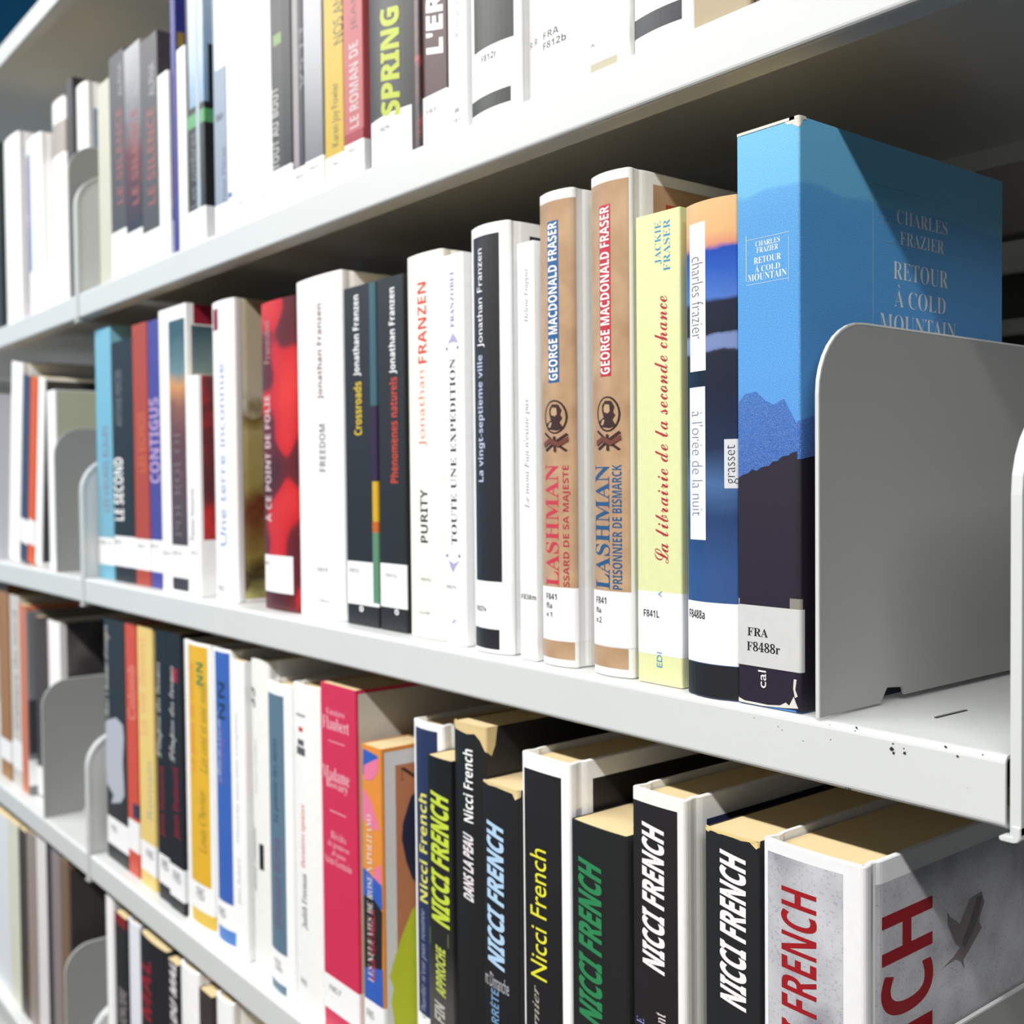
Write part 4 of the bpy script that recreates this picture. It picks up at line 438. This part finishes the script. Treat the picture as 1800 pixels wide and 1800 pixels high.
 {'l':'tall black book with torn top and white author name','row':'D','x':0.6021,'w':0.0288,'h':0.2287,'y':0.004,'d':0.15,'a':0.0,'k':'p','c':(0.011,0.011,0.012),'pg':'cream','cw':0.002,'it':[('t','author',(0.87,0.87,0.87),'Nicci French','sb','up',0.0104,0.0191,0.1762,0.2155),('t','title',(0.729,0.695,0.715),'DANS LA PEAU','sbs','up',0.0096,0.0189,0.1337,0.1702),('p','torn_edge',(0.675,0.516,0.255),[(0.0,0.2287),(0.012,0.2287),(0.0267,0.2287),(0.0352,0.2287),(0.0337,0.219),(0.0312,0.2135),(0.0277,0.2165),(0.0247,0.2215),(0.0207,0.2245),(0.0147,0.2235),(0.002,0.2245)])]},
 {'l':'short black book with a light blue slanted author name','row':'D','x':0.6313,'w':0.0295,'h':0.2024,'y':0.002,'d':0.1376,'a':0.0,'k':'p','c':(0.011,0.011,0.013),'pg':'cream','cw':0.001,'it':[('t','author',(0.411,0.598,0.799),'NICCI FRENCH','sbs','up',0.0036,0.0184,0.1067,0.1826),('t','series_name',(0.431,0.431,0.462),'Saint Dimanche','sans','h',-0.0036,0.0215,0.0955,0.1033),('r','series_rule',(0.255,0.255,0.278),-0.0035,-0.0029,0.0972,0.1036),('t','title',(0.157,0.294,0.483),'ARRÊTE','sb','up',0.005,0.0132,0.0725,0.095),('p','torn_edge',(0.715,0.562,0.294),[(0.001,0.2024),(0.0303,0.2024),(0.0303,0.1994),(0.0273,0.1974),(0.0253,0.2004),(0.012,0.2012),(0.006,0.2008),(0.001,0.2016)])]},
 {'l':'white bound book with a black panel and upright yellow author name','row':'D','x':0.6611,'w':0.0366,'h':0.2228,'y':0.004,'d':0.15,'a':0.0,'k':'h','c':(0.87,0.87,0.87),'pg':'cream','cw':0.001,'it':[('r','spine_panel',(0.012,0.011,0.013),0.0025,0.0307,0.0762,0.2151),('t','author',(0.756,0.729,0.038),'Nicci French','sans','up',0.007,0.0197,0.1118,0.1768),('t','title',(0.431,0.382,0.363),'Le jour dernier','italic','up',0.0078,0.0149,0.0425,0.1074),('r','cover_picture',(0.011,0.01,0.01),0.0496,0.1766,0.006,0.2135),('r','foxing_spot',(0.539,0.562,0.649),0.0384,0.0432,0.1949,0.2004)]},
 {'l':'short black book with a green slanted author name','row':'D','x':0.7006,'w':0.0368,'h':0.1983,'y':0.002,'d':0.1348,'a':0.0,'k':'p','c':(0.012,0.013,0.013),'pg':'cream','cw':0.001,'it':[('t','author',(0.023,0.213,0.074),'NICCI FRENCH','sbs','up',0.0051,0.0215,0.105,0.1818)]},
 {'l':'white bound book with a black panel and white distressed author name','row':'D','x':0.74,'w':0.0317,'h':0.2219,'y':0.003,'d':0.15,'a':0.0,'k':'h','c':(0.801,0.801,0.772),'pg':'cream','cw':0.001,'it':[('r','spine_panel',(0.014,0.012,0.014),0.001,0.0277,0.1076,0.2163),('t','author',(0.816,0.787,0.794),'NICCI FRENCH','sbs','up',0.0068,0.0205,0.1431,0.208),('t','title',(0.662,0.568,0.568),'nt','serif','up',0.015,0.0208,0.1216,0.1262),('t','title',(0.255,0.255,0.598),'E','serif','up',0.0028,0.0077,0.1168,0.1194),('r','cover_picture',(0.023,0.027,0.074),0.0437,0.1717,0.006,0.2115)]},
 {'l':'short plain black book with white distressed author name and cream page tops','row':'D','x':0.7818,'w':0.0279,'h':0.2135,'y':0.004,'d':0.1452,'a':0.0,'k':'p','c':(0.013,0.014,0.016),'pg':'cream','cw':0.001,'it':[('t','author',(0.816,0.787,0.794),'NICCI FRENCH','sbs','up',0.0086,0.0222,0.1429,0.2066),('p','torn_edge',(0.729,0.562,0.255),[(0.0,0.2135),(0.0279,0.2135),(0.0279,0.2113),(0.0269,0.2105),(0.0239,0.2127),(0.0199,0.2123),(0.012,0.2129),(0.008,0.2123),(0.004,0.2129),(0.002,0.2117),(0.0,0.2125)])]},
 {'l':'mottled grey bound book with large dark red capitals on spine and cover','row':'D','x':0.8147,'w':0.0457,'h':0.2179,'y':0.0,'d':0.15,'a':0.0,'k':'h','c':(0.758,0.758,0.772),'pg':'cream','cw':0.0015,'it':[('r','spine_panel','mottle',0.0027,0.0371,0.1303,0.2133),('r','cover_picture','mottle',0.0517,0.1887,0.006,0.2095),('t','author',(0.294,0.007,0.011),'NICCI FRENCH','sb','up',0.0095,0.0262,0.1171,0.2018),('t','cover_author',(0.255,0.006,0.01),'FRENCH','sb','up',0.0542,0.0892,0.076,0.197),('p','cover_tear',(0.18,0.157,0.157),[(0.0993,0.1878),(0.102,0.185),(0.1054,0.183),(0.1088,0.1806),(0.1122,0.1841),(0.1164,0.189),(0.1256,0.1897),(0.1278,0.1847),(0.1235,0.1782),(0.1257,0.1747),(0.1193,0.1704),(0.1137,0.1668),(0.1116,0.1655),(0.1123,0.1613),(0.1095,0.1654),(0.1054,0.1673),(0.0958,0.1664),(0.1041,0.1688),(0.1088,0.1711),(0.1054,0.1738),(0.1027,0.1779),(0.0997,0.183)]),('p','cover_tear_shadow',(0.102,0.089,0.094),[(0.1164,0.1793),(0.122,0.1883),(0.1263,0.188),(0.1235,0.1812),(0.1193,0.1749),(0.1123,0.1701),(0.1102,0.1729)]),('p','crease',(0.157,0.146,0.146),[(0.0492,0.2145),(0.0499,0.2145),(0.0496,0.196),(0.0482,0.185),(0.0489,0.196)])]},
 {'l':'white bound book at the joint of the bottom shelf,taller than its neighbours','row':'E','x':0.0038,'w':0.0188,'h':0.2279,'y':0.012,'d':0.155,'a':0.0,'k':'h','c':(0.87,0.87,0.87),'pg':'cream','cw':0.0025,'it':[]},
 {'l':'black book with a red top band beside the white one on the bottom shelf','row':'E','x':0.028,'w':0.03,'h':0.218,'y':0.014,'d':0.1483,'a':0.0,'k':'p','c':(0.02,0.019,0.022),'pg':'cream','cw':0.0,'it':[('t','title',(0.387,0.338,0.362),'SORCIERE','sans','up',0.009,0.0279,0.1144,0.148),('r','red_top',(0.215,0.012,0.012),-0.0,0.03,0.2081,0.2249)]},
 {'l':'white bound book with flaring head,second of the bottom shelf','row':'E','x':0.0656,'w':0.0284,'h':0.2233,'y':0.012,'d':0.1519,'a':0.0,'k':'h','c':(0.724,0.746,0.807),'pg':'cream','cw':0.0025,'it':[]},
 {'l':'black book with a wide dark red lettering on the bottom shelf','row':'E','x':0.1011,'w':0.0626,'h':0.2223,'y':0.01,'d':0.1512,'a':0.0,'k':'p','c':(0.015,0.014,0.017),'pg':'cream','cw':0.002,'it':[('t','title',(0.293,0.009,0.028),'LE MAL','sb','up',0.0034,0.0303,0.1115,0.2031)]},
 {'l':'black book with white slanted capitals on the bottom shelf','row':'E','x':0.1641,'w':0.0231,'h':0.2184,'y':0.012,'d':0.1485,'a':0.0,'k':'p','c':(0.022,0.02,0.024),'pg':'cream','cw':0.0,'it':[('t','title',(0.724,0.688,0.702),'POETE DU MAL','sbs','up',0.007,0.0211,0.1204,0.2188)]},
 {'l':'white book with a bumped glossy head on the bottom shelf','row':'E','x':0.1996,'w':0.0376,'h':0.229,'y':0.008,'d':0.1557,'a':0.0,'k':'h','c':(0.87,0.87,0.87),'pg':'cream','cw':0.0025,'it':[]},
 {'l':'narrow brown black book right of the bumped white one','row':'E','x':0.2376,'w':0.0249,'h':0.2192,'y':0.01,'d':0.1491,'a':0.0,'k':'p','c':(0.043,0.033,0.031),'pg':'cream','cw':0.0,'it':[]},
 {'l':'white bound book lowest on the right of the bottom shelf','row':'E','x':0.2714,'w':0.0306,'h':0.2282,'y':0.008,'d':0.1552,'a':0.0,'k':'h','c':(0.87,0.87,0.87),'pg':'cream','cw':0.0025,'it':[]},
 {'l':'dark book at the lower right end of the visible bottom shelf','row':'E','x':0.3023,'w':0.0546,'h':0.2,'y':0.012,'d':0.136,'a':0.0,'k':'p','c':(0.026,0.022,0.022),'pg':'cream','cw':0.0,'it':[]},
 {'l':'bluish white book at the left edge of the bottom shelf','row':'E','x':-0.4125,'w':0.0658,'h':0.219,'y':0.012,'d':0.1489,'a':0.0,'k':'p','c':(0.702,0.731,0.776),'pg':'cream','cw':0.0,'it':[]},
 {'l':'greenish white book second from the left edge of the bottom shelf','row':'E','x':-0.344,'w':0.0436,'h':0.2214,'y':0.012,'d':0.1505,'a':0.0,'k':'p','c':(0.66,0.674,0.555),'pg':'cream','cw':0.0,'it':[]},
 {'l':'dark brown book between white ones on the bottom shelf','row':'E','x':-0.2979,'w':0.0318,'h':0.2217,'y':0.012,'d':0.1507,'a':0.0,'k':'p','c':(0.059,0.046,0.041),'pg':'cream','cw':0.0,'it':[]},
 {'l':'grey brown book left of the thin white one on the bottom shelf','row':'E','x':-0.2637,'w':0.0374,'h':0.2271,'y':0.012,'d':0.1544,'a':0.0,'k':'p','c':(0.293,0.244,0.215),'pg':'cream','cw':0.0,'it':[]},
 {'l':'thin white book in the middle of the left bottom books','row':'E','x':-0.224,'w':0.0356,'h':0.2292,'y':0.012,'d':0.1559,'a':0.0,'k':'p','c':(0.731,0.702,0.702),'pg':'cream','cw':0.0,'it':[]},
 {'l':'thin black book on the left of the bottom shelf','row':'E','x':-0.1862,'w':0.0172,'h':0.2298,'y':0.012,'d':0.1563,'a':0.0,'k':'p','c':(0.043,0.041,0.052),'pg':'cream','cw':0.0,'it':[]},
 {'l':'grey book left of the brown one by the bottom bookend','row':'E','x':-0.1669,'w':0.0291,'h':0.2312,'y':0.012,'d':0.1572,'a':0.0,'k':'p','c':(0.252,0.215,0.215),'pg':'cream','cw':0.0,'it':[]},
 {'l':'brown book against the bottom bookend','row':'E','x':-0.1358,'w':0.026,'h':0.2285,'y':0.012,'d':0.1554,'a':0.0,'k':'p','c':(0.181,0.117,0.073),'pg':'cream','cw':0.0,'it':[('r','cover_side',(0.038,0.031,0.028),0.028,0.156,0.002,0.22)]},  # dark cover overlay painted in for the dim background beyond the brown spine
 {'l':'golden book far down on the lowest shelf','row':'F','x':-0.19,'w':0.03,'h':0.21,'y':0.01,'d':0.1428,'a':0.0,'k':'p','c':(0.731,0.531,0.181),'pg':'cream','cw':0.0,'it':[]},
 {'l':'dark red book far down on the lowest shelf','row':'F','x':-0.158,'w':0.02,'h':0.2,'y':0.01,'d':0.136,'a':0.0,'k':'p','c':(0.181,0.02,0.02),'pg':'cream','cw':0.0,'it':[]},
 {'l':'orange book far down on the lowest shelf','row':'F','x':-0.136,'w':0.03,'h':0.2,'y':0.01,'d':0.136,'a':0.0,'k':'p','c':(0.62,0.252,0.031),'pg':'cream','cw':0.0,'it':[]},
 {'l':'charcoal book far down on the lowest shelf','row':'F','x':-0.1,'w':0.02,'h':0.2,'y':0.01,'d':0.136,'a':0.0,'k':'p','c':(0.043,0.043,0.052),'pg':'cream','cw':0.0,'it':[]},
]

# ------------------------------------------------------------------ room
def structure(name, bm, m):
    o = from_bm(name, bm, m); o['kind'] = 'structure'; return o
def box(x0, x1, y0, y1, z0, z1, bevel=0): return prism([(y0, z0), (y1, z0), (y1, z1), (y0, z1)], x0, x1, 'X', bevel)
fl = blotch_mat('carpet', [(.3, (44, 36, 28)), (.7, (58, 48, 38))], 60, rough=.9)
wl = blotch_mat('teal_paint', [(.3, (52, 148, 192)), (.7, (60, 160, 204))], 3, rough=.7)
wh = plain((.6, .59, .57), .8, .03, 8, 'ceiling_paint')
wg = plain((.2, .19, .18), .8, .04, 5, 'wall_paint')
X0, X1, Y0, Y1 = -2.75, 4.6, -2.6, 2.9
structure('floor', box(X0, X1, Y0, Y1, FLOOR_Z - .05, FLOOR_Z), fl)
structure('ceiling', box(X0, X1, Y0, Y1, CEIL_Z, CEIL_Z + .05), wh)
structure('wall_back', box(X0, X1, Y1, Y1 + .08, FLOOR_Z, CEIL_Z), wl)
structure('wall_left', box(X0 - .08, X0, Y0, Y1 + .08, FLOOR_Z, CEIL_Z), wl)
structure('wall_right', box(X1, X1 + .08, Y0, Y1 + .08, FLOOR_Z, CEIL_Z), wg)
structure('wall_front', box(X0, X1, Y0 - .08, Y0, FLOOR_Z, CEIL_Z), wg)
dif = bpy.data.materials.new('light_diffuser'); dif.use_nodes = True
pd = dif.node_tree.nodes['Principled BSDF']; pd.inputs['Emission Color'].default_value = (1, .985, .96, 1); pd.inputs['Emission Strength'].default_value = 6
for k, (x, y, pw) in enumerate(TUBES + [(-2.0, 1.9, 46)]):  # last fitting houses the added lamp for the teal wall
    r = empty('ceiling_light', ('long white fluorescent fitting over the aisle, ' + ['farthest left, near the teal wall', 'above the shelf joint', 'above the near bay', 'farthest right, behind the camera', 'added behind the shelves to brighten the teal wall'][k]), 'light', (x, y, LIGHT_Z), 'fluorescent fittings over the aisle')
    from_bm('housing', box(-.72, .72, -.06, .06, .0, .05, .004), STEEL, r)
    from_bm('diffuser', box(-.71, .71, -.05, .05, -.008, -.0005), dif, r)
    for sx in (-.6, .6): from_bm('suspension_wire', box(sx - .002, sx + .002, -.002, .002, .05, CEIL_Z - LIGHT_Z), STEEL, r)
# ------------------------------------------------------------------ shelving
DEPTH = .255; LIP = 0.0238; BAY = .9142
lip_path = [(DEPTH, -.012), (DEPTH, 0)] + [(.0028 - 0, 0)] + arc(.0026, -.0026, .0026, 90, 180, 4)[1:] + arc(.0022, -LIP + .0022, .0022, 180, 270, 4) + [(.013, -LIP), (.013, -LIP + .004)]
def shelf_loop():
    t = .0012; P = lip_path; n = len(P); inner = []
    for i, p in enumerate(P):
        a = Vector(P[max(i - 1, 0)]); b = Vector(P[min(i + 1, n - 1)])
        if 0 < i < n - 1:
            d0 = (Vector(p) - a).normalized(); d1 = (b - Vector(p)).normalized(); n0 = Vector((-d0.y, d0.x)); n1 = Vector((-d1.y, d1.x)); nn = (n0 + n1); nn = nn / max(.5, nn.length_squared) * 2 if nn.length > 0 else n0
            inner.append((p[0] + nn.x * t, p[1] + nn.y * t))
        else:
            d = (b - a).normalized(); inner.append((p[0] - d.y * t, p[1] + d.x * t))
    return P + inner[::-1]
def bracket_bm(x0, sgn, top=.1135):
    """end plate with a rounded upper front corner, a rolled rim and a small hook at its foot"""
    r = .03
    out = [(.002, -LIP - .003)] + [(.002, top - r)] + arc(.002 + r, top - r, r, 180, 90, 8)[1:] + [(DEPTH, top + .012), (DEPTH, -LIP - .003)]
    bm = prism(out, x0, x0 + .0012, 'X')
    path = [(-.0005, -LIP - .002), (-.0005, top - r)] + arc(.002 + r, top - r, r + .0025, 180, 90, 8)[1:] + [(DEPTH, top + .0145)]
    for i in range(len(path) - 1):
        a, b = Vector(path[i]), Vector(path[i + 1]); d = (b - a).normalized(); nn = Vector((d.y, -d.x)) * .0026
        lp = [tuple(a), tuple(b), tuple(b + nn), tuple(a + nn)]
        g = prism(lp, x0 - .0012, x0 + .0024, 'X'); me = bpy.data.meshes.new('tmp'); g.to_mesh(me); g.free(); bm.from_mesh(me); bpy.data.meshes.remove(me)
    return bm
def hook_bm(x0):
    lp = [(x0 + .0024, -LIP + .002)] + [(x0 + .0024, -LIP - .001)] + arc(x0 - .0002, -LIP - .001, .0026, 0, -90, 4)[1:] + [(x0 - .0042, -LIP - .0036)] + [(x0 - .005, -LIP - .0026), (x0 - .0042, -LIP - .0018)] + [(x0 - .0002, -LIP - .0014), (x0 - .0006, -LIP + .002)]
    return prism(lp, -.001, .004, 'Y', .0003)
DARK = plain((.012, .012, .012), .8, .1, 200, 'bare_steel_and_slot_shade')  # bare steel in the paint chips, painted shade in the slot
NAMES = [('A', 'top canopy'), ('B', 'upper'), ('C', 'middle'), ('D', 'lower'), ('E', 'bottom visible'), ('F', 'lowest')]
loop = shelf_loop()
for key, nm in NAMES:
    z = SHELF_Z[key]
    for bay in (0, -1, -2):
        if bay == -2 and key in 'EF': continue
        xa = bay * (BAY + .006)
        where = {0: 'right bay, nearest the camera', -1: 'left bay beyond the joint', -2: 'farthest left bay'}[bay]
        r = empty('shelf', 'light grey steel %s shelf in the %s' % (nm, where), 'shelf', (xa, 0, z), 'steel shelves')
        from_bm('deck', prism(loop, .0045, BAY - .0015, 'X'), STEEL, r)
        if key != 'A':
            for sx in (0, 1):
                bx = .0005 if sx == 0 else BAY + .0016
                bo = from_bm('end_bracket', bracket_bm(bx, sx), STEEL, r)
                if sx or bay == 0: from_bm('hook', hook_bm(bx), STEEL, bo)
        for yy, xx in ((.0455, .868), (.0455, .62), (.0455, .3)):
            if key == 'C' and bay == 0 and xx > .8:
                from_bm('slot', prism([(xx - .0006 - .003 * 0, yy - .0105), (xx + .0007, yy - .0105), (xx + .0012, yy + .011), (xx + .0002, yy + .011)], .00002, .00012, 'Z'), DARK, r)  # flat strip, the dark inside of the slot is painted on the deck
                bur = bmesh.new(); pts = [(xx - .0011, yy - .0105), (xx - .0006, yy - .0105), (xx + .0001, yy + .011), (xx - .0003, yy + .0125)]
                from_bm('slot_burr', prism(pts, .00002, .0005, 'Z'), STEEL, r)
# paint chips on the middle shelf's lip
chips = [(.8234, -.0055, .0004), (.8253, -.0065, .0003), (.8726, -.0032, .0006), (.8722, -.0052, .0011), (.8729, -.0064, .0008), (.8768, -.0042, .0005), (.8772, -.0057, .0009), (.892, -.0008, .0008), (.8966, -.0032, .0007), (.8535, -.0229, .0006), (.8546, -.0229, .0006), (.8555, -.023, .0005), (.8007, -.0236, .0009), (.8578, -.0003, .0007), (.8572, -.0016, .0006), (.847, -.0063, .0003), (.8465, -.001, .0004), (.884, -.0232, .0005), (.905, -.001, .0005), (.812, -.004, .0003), (.835, -.009, .0003), (.9, -.013, .0002), (.79, -.0016, .0004)]
cb = bmesh.new()
for x, z, s in chips:
    n = 7; vs = [cb.verts.new((x + s * random.uniform(.4, 1) * math.cos(k * 6.283 / n), -.00006 if z > -.0232 and z < -.002 else -.00002 + (.0003 if z >= -.002 else 0), z + s * random.uniform(.4, 1) * .9 * math.sin(k * 6.283 / n))) for k in range(n)]
    cb.faces.new(vs)
co = from_bm('paint_chips', cb, DARK, None, (0, -.00005, SHELF_Z['C']))
for o in COL.objects:
    if o.get('label') == 'light grey steel middle shelf in the right bay, nearest the camera': co.parent = o; co.location = (0, -.00005, 0)
co['kind'] = 'stuff'
# uprights, rails and back
for k in range(-2, 2):
    x = k * (BAY + .006) - .003
    r = empty('upright_post', ['white steel post at the right end of the near bay', 'white steel post behind the shelf joint', 'white steel post between the two left bays', 'white steel post at the far left end'][1 - k], 'post', (x, DEPTH + .018, FLOOR_Z), 'steel posts of the shelving')
    from_bm('column', box(-.015, .015, -.012, .03, 0, 1.05 + SHELF_Z['A'] + .02, .002), STEEL, r)
    from_bm('foot', box(-.02, .02, -.26, .30, 0, .05, .003), STEEL, r)
back = plain((.07, .068, .065), .6, .1, 6, 'back_sheet')  # added dark sheet, closes the open back against light
for k in range(-2, 1):
    r = empty('light_block_sheet', 'added dark grey sheet blocking light behind the %s' % {0: 'near bay of books', -1: 'bay left of the joint', -2: 'farthest left bay'}[k], 'panel', (k * (BAY + .006), DEPTH + .03, FLOOR_Z + .06), 'added light-blocking sheets')
    from_bm('sheet', box(.012, BAY - .012, .02, .0215, 0, 1.0 + SHELF_Z['A'] - .09), back, r)
    for lv, nm in NAMES[1:5]:
        for dz, hh in ((.205, .018), (.170, .009)):
            from_bm('rail', box(.014, BAY - .014, -.012, -.004, SHELF_Z[lv] + dz - FLOOR_Z - .06, SHELF_Z[lv] + dz + hh - FLOOR_Z - .06, .001), STEEL, r)
# ------------------------------------------------------------------ bookends
def bookend(X, z, label, y=.0, h=.1485, depth=.2):
    r = empty('bookend', label, 'bookend', (X, y, z), 'sheet steel bookends')
    lp = [(0, .0008)] + arc(.028, h - .028, .028, 180, 90, 9) + [(depth, h), (depth, .0022), (.0565, .0022), (.055, .0055), (.0445, .0065), (.040, .0008)]
    o = from_bm('plate', prism(lp, -.0006, .0006, 'X', .00025), STEEL2, r)
    rim = [(-.0003, .0008)] + arc(.028, h - .028, .0283, 180, 90, 9) + [(depth, h + .0003)]
    bm = bmesh.new()
    for i in range(len(rim) - 1):
        a, b = Vector(rim[i]), Vector(rim[i + 1]); d = (b - a).normalized(); nn = Vector((d.y, -d.x)) * .0008
        g = prism([tuple(a), tuple(b), tuple(b + nn), tuple(a + nn)], -.0008, .0007, 'X'); me = bpy.data.meshes.new('tmp'); g.to_mesh(me); g.free(); bm.from_mesh(me); bpy.data.meshes.remove(me)
    from_bm('edge_rim', bm, STEEL, r)
    return r
bookend(.8415, SHELF_Z['C'], 'large grey steel bookend beside the blue mountain book')
bookend(.8685, SHELF_Z['D'], 'grey steel bookend right of the mottled grey book on the lower shelf', .006)
bookend(-.085, SHELF_Z['C'], 'grey steel bookend left of the joint on the middle shelf')
bookend(-.0215, SHELF_Z['B'], 'grey steel bookend left of the joint on the upper shelf', .0)
bookend(-.147, SHELF_Z['D'], 'grey steel bookend left of the joint on the lower shelf')
bookend(-.085, SHELF_Z['E'], 'grey steel bookend left of the joint on the bottom visible shelf')
for b in BOOKS: make_book(b)
